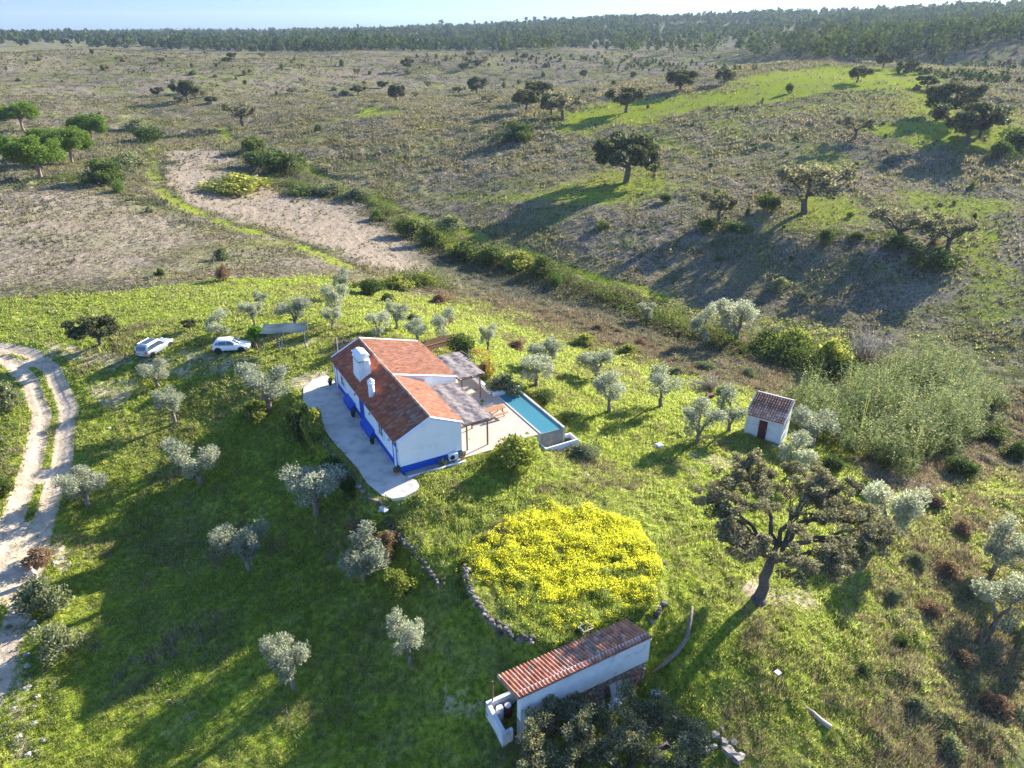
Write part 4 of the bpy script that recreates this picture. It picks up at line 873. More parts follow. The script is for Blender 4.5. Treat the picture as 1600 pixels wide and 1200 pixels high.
# ------------------------------------------------------------------ pergolas, furniture and fence by the house
M_REED = mat('reed matting', (.26, .22, .22), (.40, .35, .34), 2.5, .9, .6, 18, stops=[(.3, (.14, .11, .10)), (.5, (.25, .205, .185)), (.7, (.35, .29, .26))])
def pergola(name, v0, v1, u0, u1, z, posts, label, seed):
    e = empty(name, (*hw(v0, u0), 0), -HA, label=label, cat='pergola'); wv, wu = v1-v0, u1-u0; rg = np.random.RandomState(seed)
    nx, ny = 26, 60; X, Y = np.meshgrid(np.linspace(-.05, wv+.1, nx), np.linspace(-.1, wu+.1, ny))
    Z = z+.08*vn(X, Y, .9, seed)*np.sin(Y/wu*math.pi*6)+.1*(vn(X, Y, .35, seed)-.5)-.03*np.cos(X/wv*2*math.pi*2); X = X+.1*(vn(Y, X, .7, seed+1)-.5)
    n = nx*ny; V = np.concatenate([np.stack([X, Y, Z+.03], -1).reshape(-1, 3), np.stack([X, Y, Z-.01], -1).reshape(-1, 3)])
    q = (np.arange(ny-1)[:, None]*nx+np.arange(nx-1)).ravel(); F = np.stack([q, q+1, q+nx+1, q+nx], 1); F = np.concatenate([F, F[:, ::-1]+n])
    me = mesh_np('matting', V, F, 4); me.materials.append(M_REED); link('matting', me, e)
    mb = MB()
    for x in (0, wv/2, wv): mb.box(x-.05, x+.05, -.15, wu+.15, z-.2, z-.08)
    for i in range(int(wu/1.3)+1): yy = i*wu/int(wu/1.3); mb.box(-.1, wv+.15, yy-.04, yy+.04, z-.28, z-.2)
    mb.build('beams', M_WOOD, e)
    for x, y in posts: mb = MB(); mb.box(x-.06, x+.06, y-.06, y+.06, -.05, z-.28); mb.build('post', M_WOOD, e)
    return e
pergola('pergola', 6.1, 8.8, .55, 8.3, 2.75, [(2.3, .1), (2.3, 3.3), (2.3, 7.6), (.3, .1)], 'reed covered pergola nearest the viewer over the dining terrace', 3)
pergola('pergola', 9.5, 12.2, 8.9, 14.6, 2.7, [(2.3, .1), (.3, .1), (2.3, 5.4)], 'reed covered pergola at the far end of the terrace beside the wing', 8)
tb = empty('picnic_table', (*hw(11.4, 5.1), 0), -HA+R(2), label='wooden picnic table with attached benches at the pool edge', cat='table')
for i in range(4): mb = MB(); mb.box(-1.0, 1.0, -.39+i*.2, -.21+i*.2, .72, .76); mb.build('table_board', M_WOODL, tb)
for s in (-1, 1): mb = MB(); mb.box(-1.0, 1.0, s*.8-.14, s*.8+.14, .43, .47); mb.build('bench_seat', M_WOODL, tb)
for x in (-.7, .7):
    mb = MB(); mb.box(x-.04, x+.04, -.85, .85, .35, .43); mb.box(x-.042, x+.042, -.38, .38, .64, .72)
    for s in (-1, 1): mb.add([(x-.04, s*.3, .64), (x+.04, s*.3, .64), (x+.04, s*.2, .64), (x-.04, s*.2, .64), (x-.04, s*.68, 0), (x+.04, s*.68, 0), (x+.04, s*.58, 0), (x-.04, s*.58, 0)], [(0, 1, 2, 3), (4, 5, 6, 7), (0, 1, 5, 4), (1, 2, 6, 5), (2, 3, 7, 6), (3, 0, 4, 7)])
    mb.build('leg_frame', M_WOODL, tb)
def pot(v, u, z, label, plantkind='bush', s=.5, m=M_TERRA):
    x, y = hw(v, u); e = empty('potted_plant', (x, y, z), 0, label=label, cat='plant pot'); mb = MB()
    mb.tube([(0, 0, 0), (0, 0, .3), (0, 0, .36)], [.14, .2, .22], 12); mb.build('pot', m, e)
    rs = np.random.RandomState(int(abs(v)*100+abs(u)*7)); V, F = leaf_cloud([(0, 0, .5), (.1, 0, .62)], [.22*s*2, .18*s*2], 150, .12, .45, rs, up=.8); me = mesh_np('leaves', V, F, 4); me.materials.append(M_BUSH); link('leaves', me, e); return e
pot(-.35, -.1, .045, 'potted plant at the near shaded corner of the house', s=.7)
pot(-.55, 5.6, .045, 'dark potted plant below the near blue wall bench', s=.4, m=M_BLACK)
pot(-.55, 11.2, .045, 'dark potted plant by the middle blue door', s=.5, m=M_BLACK); pot(-.6, 18.9, .045, 'potted plant at the far corner of the shaded wall', s=.6, m=M_BLACK)
pot(5.4, -.55, -.0, 'small yellow flowering pot beside the air conditioner', s=.6); pot(9.2, 4.9, 0, 'little pot plant on the terrace by the picnic table', s=.4)
ac = empty('air_conditioner', (*hw(4.65, -.28), .12), -HA, label='white outdoor air conditioning unit at the foot of the gable', cat='air conditioner')
mb = MB(); mb.box(-.42, .42, -.15, .15, 0, .58); mb.build('housing', M_METW, ac)
mb = MB(); mb.tube([(-.12, -.152, .29), (-.12, -.17, .29)], .22, 18); mb.build('fan_grille', M_BLACK, ac); mb = MB(); mb.box(-.35, -.28, -.13, .13, -.13, 0); mb.box(.28, .35, -.13, .13, -.13, 0); mb.build('feet', M_STEEL, ac)
mb = MB(); mb.box(.28, .36, .16, .24, -.1, 1.0); mb.build('pipe_cover', M_METW, ac)
rs = np.random.RandomState(4); V, F = leaf_cloud([(0, 0, .25), (.2, 0, .3)], [.3, .25], 60, .3, .2, rs, up=1.2); me = mesh_np('agave', V, F, 4); me.materials.append(M_PALEB); x, y = hw(3.5, -.4); q = link('spiky_plant', me); q.location = (x, y, 0); tag(q, 'pale spiky plant left of the air conditioner', 'plant')
# board fence, trellis poles and vine
fx = [at(665, 556), at(700, 548), at(722, 540)]
fe = empty('board_fence', (fx[0][0], fx[0][1], fx[0][2]), 0, label='brown board fence behind the wing roof', cat='fence'); dx, dy = fx[2][0]-fx[0][0], fx[2][1]-fx[0][1]; nb = int(math.hypot(dx, dy)/.2)
mb = MB()
for i in range(nb):
    a = i/nb; x, y = dx*a, dy*a; z = zat(fx[0][0]+x, fx[0][1]+y)-fx[0][2]; ux, uy = dx/math.hypot(dx, dy), dy/math.hypot(dx, dy)
    mb.add([(x, y, z-.1), (x+ux*.17, y+uy*.17, z-.1), (x+ux*.17, y+uy*.17, z+1.5), (x, y, z+1.5), (x-uy*.03, y+ux*.03, z-.1), (x+ux*.17-uy*.03, y+uy*.17+ux*.03, z-.1), (x+ux*.17-uy*.03, y+uy*.17+ux*.03, z+1.5), (x-uy*.03, y+ux*.03, z+1.5)], [(0, 1, 2, 3), (7, 6, 5, 4), (0, 1, 5, 4), (1, 2, 6, 5), (2, 3, 7, 6), (3, 0, 4, 7)])
mb.build('boards', M_WOOD, fe)
mb = MB(); mb.tube([(0, 0, 1.15), (dx, dy, 1.15+zat(fx[2][0], fx[2][1])-fx[0][2])], .04, 5); mb.build('rail', M_WOOD, fe)
vx, vy, vz = at(765, 592); ve = empty('vine', (vx, vy, vz), 0, label='yellow leaved vine trained on timber poles beyond the far pergola', cat='vine')
mb = MB(); mb.tube([(0, 0, -.1), (0, 0, 2.7)], .06, 6); mb.tube([(-2.2, 1.5, -.1), (-2.2, 1.5, 2.7)], .06, 6); mb.tube([(-2.2, 1.5, 2.6), (0, 0, 2.65)], .05, 6); mb.tube([(-3.0, .5, 3.0), (-.2, -.8, 2.0)], .035, 6); mb.build('poles', M_GWOOD, ve)
V, F = leaf_cloud([(-.2, .1, 2.5), (-.9, .6, 2.7), (0, 0, 1.8), (-.1, 0, 1.1), (-1.5, 1, 2.6), (.1, .1, .6)], [.55, .6, .4, .35, .5, .35], 170, .15, .6, np.random.RandomState(6)); me = mesh_np('foliage', V, F, 4)
me.materials.append(leafmat('autumn vine leaves', [(0, (.30, .18, .03)), (.5, (.55, .36, .04)), (1, (.65, .48, .10))], .4)); link('foliage', me, ve)
# ------------------------------------------------------------------ tiled shed near the bottom edge
ZB = -4.0; sx, sy = gp(813, 1160, ZB); ex, ey = gp(1009, 1063, ZB)
SL = math.hypot(ex-sx, ey-sy); SAZ = math.atan2(ex-sx, ey-sy)      # long axis
S = empty('tiled_shed', (sx, sy, ZB), math.pi/2-SAZ, label='whitewashed lean-to shed with orange tiles, rough stone below its wall', cat='shed')   # x along the wall, y away from the viewer
mb = MB(); mb.box(0, SL, 0, .4, 1.75, 3.78); mb.box(0, .42, -.003, .38, -.3, 1.75); mb.box(SL-.3, SL, .4, 2.3, -.3, 2.85); mb.box(2.0, SL-.3, 2.05, 2.3, -.3, 2.85); mb.box(2.0, 2.25, .4, 2.05, 0, 2.85); mb.build('wall', M_DIRTYW, S)
mb = MB(); mb.box(-.03, 2.35, .02, .36, -.4, 1.748); mb.build('rendered_base', M_GREYC, S)
mb = MB(); rng = random.Random(5); mb.box(2.35, SL-.02, .1, .38, -.4, 1.748, (.26, .20, .15))
for j in range(9):
    x = 2.4
    while x < SL-.15:
        l = rng.uniform(.16, .4); c = rng.choice([(.34, .27, .20), (.26, .20, .15), (.42, .35, .27), (.30, .19, .13)]); x += l
        if x < SL-.05: mb.blob((x-l/2, .09, .1+j*.19), (l*.52, .09+rng.random()*.05, .1), rng, c)
mb.build('rubble_base', M_STONE, S)
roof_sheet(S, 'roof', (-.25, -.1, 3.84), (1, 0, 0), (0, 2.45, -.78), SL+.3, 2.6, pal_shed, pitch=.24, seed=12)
mb = MB(); mb.prism([(.42, -.3), (.42, 1.0), (2.4, 1.35), (2.4, -.3)], 'x', -1.0, -.75); mb.box(-1.0, -.3, .3, .5, -.4, .95); mb.box(-1.0, 2.0, 2.2, 2.42, -.4, 1.4); mb.build('porch_wall', M_DIRTYW, S)
mb = MB(); mb.box(-.74, 1.99, .5, 2.19, -.2, .1); mb.build('porch_floor', M_GREYC, S)
mb = MB(); mb.tube([(-.6, 2.3, 1.3), (-.6, 2.25, 3.05)], .05, 6); mb.build('post', M_WOOD, S)
def sloc(x, y, z): a = math.pi/2-SAZ; return (sx+x*math.cos(a)-y*math.sin(a), sy+x*math.sin(a)+y*math.cos(a), ZB+z)
for k, (x, y, m, lb) in enumerate([(-.35, 1.9, M_METW, 'white plastic barrel on the shed porch'), (.15, 1.8, M_MAROON, 'dark red barrel on the shed porch beside the white one')]):
    e = empty('barrel', sloc(x, y, .1), 0, label=lb, cat='barrel'); mb = MB(); mb.tube([(0, 0, 0), (0, 0, .25), (0, 0, .75), (0, 0, .98)], [.24, .27, .27, .22], 14); mb.build('drum', m, e, True); mb = MB(); mb.tube([(0, 0, .981), (0, 0, 1.03)], .2, 14); mb.build('lid', M_METW, e)
# things leaning on the shed wall
ld = empty('wooden_ladder', sloc(5.2, -.35, -.1), math.pi/2-SAZ, label='grey wooden ladder leaning on the rubble wall of the shed', cat='ladder')
for x in (0, .42): mb = MB(); mb.tube([(x, -.2, 0), (x, .36, 1.7)], .035, 5); mb.build('rail', M_GWOOD, ld)
mb = MB(); 
for i in range(6): t_ = .12+i*.15; mb.tube([(0, -.2+.56*t_, 1.7*t_), (.42, -.2+.56*t_, 1.7*t_)], .022, 5)
mb.build('rungs', M_GWOOD, ld)
def simple(name, mb, m, loc, rz, label, cat, group=None): o = mb.build(name, m); o.location = loc; o.rotation_euler = (0, 0, rz); return tag(o, label, cat, group)
mb = MB(); mb.add([(0, -.3, 0), (.9, -.3, 0), (.9, .32, 1.2), (0, .32, 1.2), (0, -.25, -.03), (.9, -.25, -.03), (.9, .36, 1.17), (0, .36, 1.17)], [(0, 1, 2, 3), (7, 6, 5, 4), (0, 1, 5, 4), (1, 2, 6, 5), (2, 3, 7, 6), (3, 0, 4, 7)])
simple('metal_sheet', mb, M_STEEL, sloc(6.2, -.3, 0), math.pi/2-SAZ, 'pale corrugated sheet leaning on the rubble wall', 'metal sheet')
mb = MB(); rng = random.Random(2); mb.blob((0, 0, .3), (.42, .34, .36), rng, jag=.2); mb.blob((.1, .1, .55), (.25, .22, .18), rng)
simple('white_sack', mb, M_METW, sloc(6.1, -.75, 0), 0, 'crumpled white sack on the ground by the shed', 'sack')
mb = MB(); 
for k in range(2): mb.tube([(.36*math.cos(a)*(1+.1*k), -.03*k, .62*math.sin(a)+.9) for a in np.linspace(0, 6.2, 22)], .03, 5)
simple('garden_hose', mb, mat('red hose', (.50, .14, .12), (.58, .2, .17), 4, .5), sloc(8.0, -.12, 0), math.pi/2-SAZ, 'coiled red and white hose hung on the shed wall end', 'hose')
mb = MB(); mb.box(0, .09, -.02, .03, 0, 1.5); mb.box(.5, .58, -.02, .03, 0, 1.35); simple('wooden_boards', mb, M_GWOOD, sloc(4.0, .0, -.05), math.pi/2-SAZ, 'two thin upright boards against the rubble wall', 'boards')
x, y, z = at(915, 985); mb = MB()
for b_ in ((-.38, .38, -.34, -.24), (-.38, .38, .24, .34), (-.38, -.28, -.24, .24), (.28, .38, -.24, .24)): mb.box(b_[0], b_[1], b_[2], b_[3], -.4, .3)
mb.box(-.28, .28, -.24, .24, -.4, .0); simple('concrete_tank', mb, M_GREYC, (x, y, z), -HA, 'small open concrete tank just behind the shed roof', 'tank')

# ------------------------------------------------------------------ small white hut
hx, hy = gp(1162, 677, -3); HZ = -3.0; az = math.atan2(gp(1214, 692, -3)[0]-hx, gp(1214, 692, -3)[1]-hy)
HU = empty('small_hut', (hx, hy, HZ), math.pi/2-az, label='small white hut with a dark red door and brown tiles', cat='hut')  # x along the front, y back
hl = 3.55; hd = 2.7; mb = MB(); mb.box(0, hl, 0, .2, -.6, 2.3); mb.prism([(.2, -.6), (hd, -.6), (hd, 3.25), (.2, 2.35)], 'x', 0, .2); mb.prism([(.2, -.6), (hd, -.6), (hd, 3.25), (.2, 2.35)], 'x', hl-.2, hl); mb.box(.2, hl-.2, hd-.2, hd, -.6, 3.2); mb.build('wall', M_DIRTYW, HU)
roof_sheet(HU, 'roof', (.02, hd+.12, 3.42), (1, 0, 0), (0, -(hd+.35), -1.18), hl-.04, 3.2, pal_hut, pitch=.25, row=.36, h=.1, seed=21)
for x in (-.1, hl-.02): mb = MB(); mb.add([(x, hd+.15, 3.3), (x+.12, hd+.15, 3.3), (x+.12, -.25, 2.15), (x, -.25, 2.15), (x, hd+.15, 3.52), (x+.12, hd+.15, 3.52), (x+.12, -.25, 2.37), (x, -.25, 2.37)], [(0, 1, 2, 3), (4, 5, 6, 7), (0, 1, 5, 4), (1, 2, 6, 5), (2, 3, 7, 6), (3, 0, 4, 7)]); mb.build('verge', M_CONC, HU)
mb = MB(); mb.box(0, hl, hd+.12, hd+.3, 3.3, 3.52); mb.build('ridge_beam', M_CONC, HU)
mb = MB(); mb.box(1.3, 2.1, -.02, -.002, -.05, 1.95); d_ = mb.build('door', M_MAROON, HU); mb = MB()
for i in range(1, 5): mb.box(1.3+i*.16-.008, 1.3+i*.16+.008, -.026, -.02, -.05, 1.95)
mb.build('board_joints', M_BLACK, d_); mb = MB(); mb.box(1.98, 2.03, -.05, -.02, .9, 1.05); mb.build('handle', M_STEEL, d_)
mb = MB(); mb.box(-.1, hl+.1, -.55, -.003, -.9, -.12); mb.build('plinth', M_CONC, HU)

# ------------------------------------------------------------------ carport with a wavy metal roof
c0 = at(437, 548); c1 = at(478, 545); cx_, cy_ = c0[0], c0[1]; caz = math.atan2(c1[0]-c0[0], c1[1]-c0[1])
CA = empty('carport', (c0[0], c0[1], c0[2]), math.pi/2-caz, label='open carport with a wavy blue grey metal roof on thin posts', cat='carport'); cl = math.hypot(c1[0]-c0[0], c1[1]-c0[1])
nx, ny = 70, 5; X, Y = np.meshgrid(np.linspace(-1.9, cl+.15, nx), np.linspace(-.2, 2.3, ny)); Z = 2.25+.05*X/3+.04*np.sin(X*2.4)+.12*Y/2+.03*np.cos(Y*14+X*0)+.03*np.sin(Y*18)
V = np.concatenate([np.stack([X, Y, Z+.02], -1).reshape(-1, 3), np.stack([X, Y, Z], -1).reshape(-1, 3)]); q = (np.arange(ny-1)[:, None]*nx+np.arange(nx-1)).ravel(); F = np.stack([q, q+1, q+nx+1, q+nx], 1); F = np.concatenate([F, F[:, ::-1]+nx*ny])
me = mesh_np('roof', V, F, 4); me.materials.append(mat('blue grey sheet', (.03, .055, .07), (.06, .09, .11), 1.5, .7, .15)); link('roof', me, CA)
for x, y in ((0, 0), (cl, 0), (.1, 2.1), (cl, 2.1), (-1.7, .1), (.35, .05)): mb = MB(); mb.box(x-.05, x+.05, y-.05, y+.05, -.3, 2.24); mb.build('post', mat('green grey paint', (.10, .15, .14), (.15, .2, .19), 3), CA)

# ------------------------------------------------------------------ cars
M_CARW = mat('white car paint', (.78, .79, .80), (.82, .83, .84), .5, .25, 0, spec=.5)
M_CARS = mat('silver car paint', (.42, .45, .48), (.46, .49, .52), .5, .28, 0, spec=.5, metal=.45)
M_RED = mat('red lamp', (.35, .01, .01), (.45, .02, .02), 5, .3); M_LAMP = mat('clear lamp', (.6, .62, .65), (.75, .77, .8), 5, .15)
M_TRIM = mat('black car trim', (.015, .015, .017), (.03, .03, .03), 5, .5)
def car(loc, heading, label, paint, L, W, H, suv):
    """x forward, built from lofted sections"""
    e = empty('parked_car', loc, math.pi/2-heading, label=label, cat='car'); hw_ = W/2
    bz = .98 if suv else .9; hz_ = .98 if suv else .84
    #      x, bottom, shoulder height, width factor
    st = [(-L/2, .45, bz-.12, .78), (-L/2+.06, .34, bz-.02, .9), (-L/2+.35, .26, bz, .98), (-.9, .22, bz, 1), (.3, .22, bz-.02, 1), (.95, .22, bz-.05, 1), (L/2-.75, .24, hz_-.04, .98), (L/2-.3, .26, hz_-.14, .92), (L/2-.06, .32, hz_-.24, .8), (L/2, .38, hz_-.34, .7)]
    mb = MB(); vs = []
    for x, b_, s, k in st:
        w_ = hw_*k; pr = [(0, b_), (w_*.9, b_), (w_, b_+.16), (w_*1.0, (b_+s)/2), (w_*.985, s-.07), (w_*.9, s), (0, s+.03)]
        vs += [(x, y, z) for y, z in pr]+[(x, -y, z) for y, z in pr[-2:0:-1]]
    n = 12; fs = [(i*n+k, i*n+(k+1) % n, (i+1)*n+(k+1) % n, (i+1)*n+k) for i in range(len(st)-1) for k in range(n)]+[tuple(range(n)), tuple(range((len(st)-1)*n, len(st)*n))]
    mb.add(vs, fs); mb.build('body', paint, e, True)
    # cabin: roof shell and pillars
    xr0, xr1 = -L/2+.12, .95; top = H
    gs = [(xr0, bz-.03, bz+.02, .86), (xr0+(.16 if suv else .3), bz-.03, top-.12, .80), (xr0+.55, bz-.03, top-.02, .78), (-.35, bz-.03, top, .78), (.15, bz-.03, top-.05, .77), (.95 if not suv else .9, bz-.05, bz+.02, .80)]
    vs = []
    for x, b_, s, k in gs:
        wb, wt = hw_*.9, hw_*k*.92; f_ = min(1, (s-b_)/(top-bz)); wt = wb+(wt-wb)*f_; pr = [(0, b_), (wb, b_), (wt, max(s-.06, b_+.02)), (wt*.88, s), (0, s+.015)]
        vs += [(x, y, z) for y, z in pr]+[(x, -y, z) for y, z in pr[-2:0:-1]]
    n = 8; mb = MB(); fs = [(i*n+k, i*n+(k+1) % n, (i+1)*n+(k+1) % n, (i+1)*n+k) for i in range(len(gs)-1) for k in range(n)]+[tuple(range(n)), tuple(range((len(gs)-1)*n, len(gs)*n))]
    mb.add(vs, fs); mb.build('cabin', paint, e, True)
    def side(x, z, s, off=.012):
        f_ = min(1, max(0, (z-bz)/(top-bz))); return (x, s*(hw_*.9+(hw_*.78*.92-hw_*.9)*f_+off), z)
    for s in (-1, 1):
        for nm_, pts in (('side_window', [(xr0+.62, bz+.05), (xr0+.72, top-.14), (-.42, top-.1), (-.42, bz+.04)]), ('side_window', [(-.36, bz+.04), (-.36, top-.1), (.1, top-.13), (.62, bz+.05)]), ('side_window', [(xr0+.3, bz+.1), (xr0+.42, top-.24), (xr0+.64, top-.16), (xr0+.55, bz+.07)])):
            m_ = MB(); P = [side(x, z, s) for x, z in pts]; m_.add(P, [tuple(range(4))]); P2 = [side(x, z, s, -.004) for x, z in pts]; m_.add(P2, [(3, 2, 1, 0)]); m_.build(nm_, M_GLASS, e)
        m_ = MB(); m_.box(.5, .66, s*(hw_+.02)-.09, s*(hw_+.02)+.09, bz+.0, bz+.13); m_.build('mirror', paint, e)
        m_ = MB(); m_.box(L/2-.42, L/2-.1, s*hw_*.72-.12, s*hw_*.72+.12, hz_-.3, hz_-.16); m_.build('headlight', M_LAMP, e)
        m_ = MB(); m_.box(-L/2-.005, -L/2+.2, s*hw_*.76-.14, s*hw_*.76+.14, bz-.2, bz-.04); m_.build('tail_light', M_RED, e)
        m_ = MB(); m_.box(-.75, .85, s*hw_*1.0-.015, s*hw_*1.0+.015, .24, .34); m_.build('sill_trim', M_TRIM, e)
        for x in (-L/2+.72, L/2-.85):
            m_ = MB(); m_.tube([(x, s*(hw_-.22), .32), (x, s*(hw_+.012), .32)], .33, 18); wh = m_.build('wheel', M_BLACK, e); m_ = MB(); m_.tube([(x, s*(hw_+.0), .32), (x, s*(hw_+.022), .32)], .2, 12); m_.build('rim', M_STEEL if suv else M_TRIM, wh)
            m_ = MB(); m_.prism([(x+.41*math.cos(a), .32+.41*math.sin(a)) for a in np.linspace(-.25, math.pi+.25, 12)], 'y', s*(hw_+.003)-.02, s*(hw_+.003)+.002); m_.build('wheel_arch', M_TRIM, e)
    m_ = MB(); a0, a1 = gs[-1], gs[-2]
    wy = hw_*.72; m_.add([(.92, -wy, bz+.05), (.92, wy, bz+.05), (.24, wy*.86, top-.09), (.24, -wy*.86, top-.09), (.88, -wy, bz+.03), (.88, wy, bz+.03), (.2, wy*.86, top-.11), (.2, -wy*.86, top-.11)], [(0, 1, 2, 3), (7, 6, 5, 4), (0, 1, 5, 4), (1, 2, 6, 5), (2, 3, 7, 6), (3, 0, 4, 7)]); m_.build('windscreen', M_GLASS, e)
    q = .16 if suv else .3; m_ = MB(); m_.add([(xr0-.03, -wy*.95, bz+.08), (xr0-.03, wy*.95, bz+.08), (xr0+q-.03, wy*.84, top-.17), (xr0+q-.03, -wy*.84, top-.17), (xr0+.02, -wy*.95, bz+.08), (xr0+.02, wy*.95, bz+.08), (xr0+q+.02, wy*.84, top-.17), (xr0+q+.02, -wy*.84, top-.17)], [(0, 1, 2, 3), (7, 6, 5, 4), (0, 1, 5, 4), (1, 2, 6, 5), (2, 3, 7, 6), (3, 0, 4, 7)]); m_.build('rear_window', M_GLASS, e)
    m_ = MB(); m_.box(-L/2-.012, -L/2+.1, -.26, .26, .52, .63); m_.build('number_plate', M_METW, e); m_ = MB(); m_.box(-L/2-.008, -L/2+.1, -hw_*.8, hw_*.8, .3, .42); m_.build('bumper_trim', M_TRIM, e)
    if suv:
        for s in (-1, 1): m_ = MB(); m_.tube([(xr0+.4, s*hw_*.64, top+.03), (.05, s*hw_*.64, top+.0)], .025, 5); m_.build('roof_rail', M_STEEL, e)
        m_ = MB(); m_.add([(xr0+.75, -.42, top+.01), (-.0, -.42, top+.005), (-.0, .42, top+.005), (xr0+.75, .42, top+.01), (xr0+.75, -.42, top+.02), (-.0, -.42, top+.015), (-.0, .42, top+.015), (xr0+.75, .42, top+.02)], [(0, 1, 2, 3), (4, 5, 6, 7)]); m_.build('glass_roof', M_GLASS, e)
    return e
x, y, z = at(361, 550); wa = at(333, 554); wb = at(388, 549); car((x, y+.5, z+.02), math.atan2(wb[0]-wa[0], wb[1]-wa[1]), 'white hatchback seen from its side beside the round green tree', M_CARW, 4.1, 1.74, 1.46, False)
x, y, z = at(235, 557); car((x+.1, y+1.2, z+.05), R(14), 'silver estate car seen from behind at the left end of the parking spot', M_CARS, 4.6, 1.84, 1.64, True)

# ------------------------------------------------------------------ dry stone walls, rocks, logs and small things
def stone_wall(name, pts, h, wd, label, seed, dens=3.2, zoff=None):
    rng = random.Random(seed); P = [at(*p) for p in pts]; mb = MB(); o = P[0]
    for a, b_ in zip(P[:-1], P[1:]):
        L = math.hypot(b_[0]-a[0], b_[1]-a[1]); n = max(2, int(L*dens))
        for i in range(n):
            t_ = i/n; x = a[0]+(b_[0]-a[0])*t_; y = a[1]+(b_[1]-a[1])*t_; z = zat(x, y)
            nl = max(1, int(h/.2))
            for k in range(nl):
                if rng.random() < .12: continue
                s = rng.uniform(.11, .22); c = rng.choice([(.15, .135, .11), (.22, .195, .16), (.11, .10, .08), (.28, .24, .20)])
                mb.blob((x-o[0]+rng.gauss(0, wd*.4), y-o[1]+rng.gauss(0, wd*.4), z-o[2]-.05+k*.2), (s*rng.uniform(.8, 1.3), s, s*.7), rng, c)
    ob = mb.build(name, M_STONE); ob.location = o; return tag(ob, label, 'stone wall')
stone_wall('dry_stone_wall', [(727,890),(731,912),(742,938),(760,965),(780,984),(805,998),(842,1010)], .75, .3, 'curved dry stone wall below the yellow flower mound, left of the shed', 1, 4.5)
stone_wall('dry_stone_wall', [(1037,880),(1045,895),(1043,925),(1037,940)], .3, .3, 'short low row of stones at the upper right rim of the flower mound', 2)
stone_wall('dry_stone_wall', [(1036,942),(1024,960),(1010,978)], .55, .35, 'dark mossy stones between the flower mound and the shed roof end', 3)
stone_wall('dry_stone_wall', [(505,690),(530,722),(556,752),(580,782),(600,800),(622,836),(650,868),(672,896),(688,918)], .5, .3, 'long rough stone wall running down from the paved path', 4, 3.2)
stone_wall('dry_stone_wall', [(765,805),(800,790),(825,785),(850,778),(890,770)], .2, .25, 'buried line of stones along the top of the flower mound', 6, 2.)
def rock(px, py, s, label, group, seed, c=None):
    rng = random.Random(seed); x, y, z = at(px, py); mb = MB(); mb.blob((0, 0, 0), (s*rng.uniform(.8, 1.2), s, s*.65), rng, c or rng.choice([(.50, .46, .40), (.42, .38, .33), (.58, .54, .48)]), jag=.45)
    o = mb.build('rock', M_STONE); o.location = (x, y, z+s*.2); o.rotation_euler = (0, 0, rng.uniform(0, 6)); return tag(o, label, 'rock', group)
rng = random.Random(8)
for i, (px, py) in enumerate([(45,1100),(52,1108),(38,1078),(58,1090),(30,1062),(48,1065),(68,1155),(30,1155),(36,1162),(40,1025),(52,975),(60,968),(46,990),(84,880),(95,876),(105,884),(78,960),(50,1130),(25,1110),(42,1045),(60,1000),(90,962),(45,1180),(55,1172)]):
    rock(px+rng.uniform(-3, 3), py+rng.uniform(-3, 3), rng.uniform(.1, .3), 'pale loose rock lying between the dirt track and the shaded meadow', 'loose rocks beside the dirt track', i)
BL = ['boulder at the left of the pile beside the bottom oak', 'middle boulder of the pile beside the bottom oak', 'largest long boulder of the pile beside the bottom oak', 'topmost small boulder of the pile beside the bottom oak', 'lowest boulder of the pile, near the bottom edge', 'small boulder touching the oak crown in the pile', 'boulder at the right of the pile beside the bottom oak']
for i, (px, py, s) in enumerate([(1120,1150,.3),(1132,1162,.32),(1140,1178,.45),(1128,1140,.22),(1152,1188,.42),(1116,1168,.25),(1145,1160,.25)]):
    rock(px, py, s, BL[i], 'boulder pile beside the bottom oak', 50+i, (.33, .30, .26))
rock(599, 796, .38, 'single pale rounded boulder at the tip of the paved path', None, 70, (.56, .53, .50))
rock(918, 744, .22, 'small rock in the bright grass above the flower mound', None, 71); rock(170, 670, .2, 'tiny whitish stone in the grass right of the track bend', None, 72)
def log(name, px, rad, m, label, cat, hts=None):
    P = [at(*p) for p in px]; o = P[0]; mb = MB(); mb.tube([(p[0]-o[0], p[1]-o[1], p[2]-o[2]+rad[i]*.8+(hts[i] if hts else 0)) for i, p in enumerate(P)], rad, 8)
    ob = mb.build(name, m, None, True); ob.location = o; return tag(ob, label, cat)
log('dead_trunk', [(1020,1052),(1040,1037),(1058,1022),(1072,1005),(1076,985),(1079,966)], [.06, .14, .16, .14, .12, .09], M_BARK, 'bent bare dead trunk lying right of the tiled shed', 'log', [0, .02, .1, .35, .7, 1.0])
log('bleached_log', [(1255,1103),(1270,1115),(1282,1128),(1297,1140)], [.07, .12, .16, .2], M_BARKL, 'bleached grey log with a dark end in the grass', 'log')
mb = MB(); P = [at(1053, 1118), at(1106, 1180)]; d = Vector(P[1])-Vector(P[0]); az = math.atan2(d.x, d.y); l_ = math.hypot(d.x, d.y); mb.box(-.12, .12, 0, l_, 0, .5); mb.box(-1.0, -.9, .6, 2.2, 0, .4); mb.box(-.9, -.12, .6, .7, 0, .4); mb.box(-.9, -.12, 2.1, 2.2, 0, .4)
simple('stone_trough', mb, M_GREYC, (P[0][0], P[0][1], P[1][2]-.1), -az, 'long grey concrete trough wall right of the bottom oak', 'trough')
x, y, z = at(1030, 697); mb = MB(); mb.box(-.3, .3, -.3, .3, -.2, .14); mb.box(-.24, .24, -.24, .24, .14, .18); simple('manhole_cover', mb, M_METW, (x, y, z+.05), .5, 'square white inspection cover in the lawn', 'manhole cover')
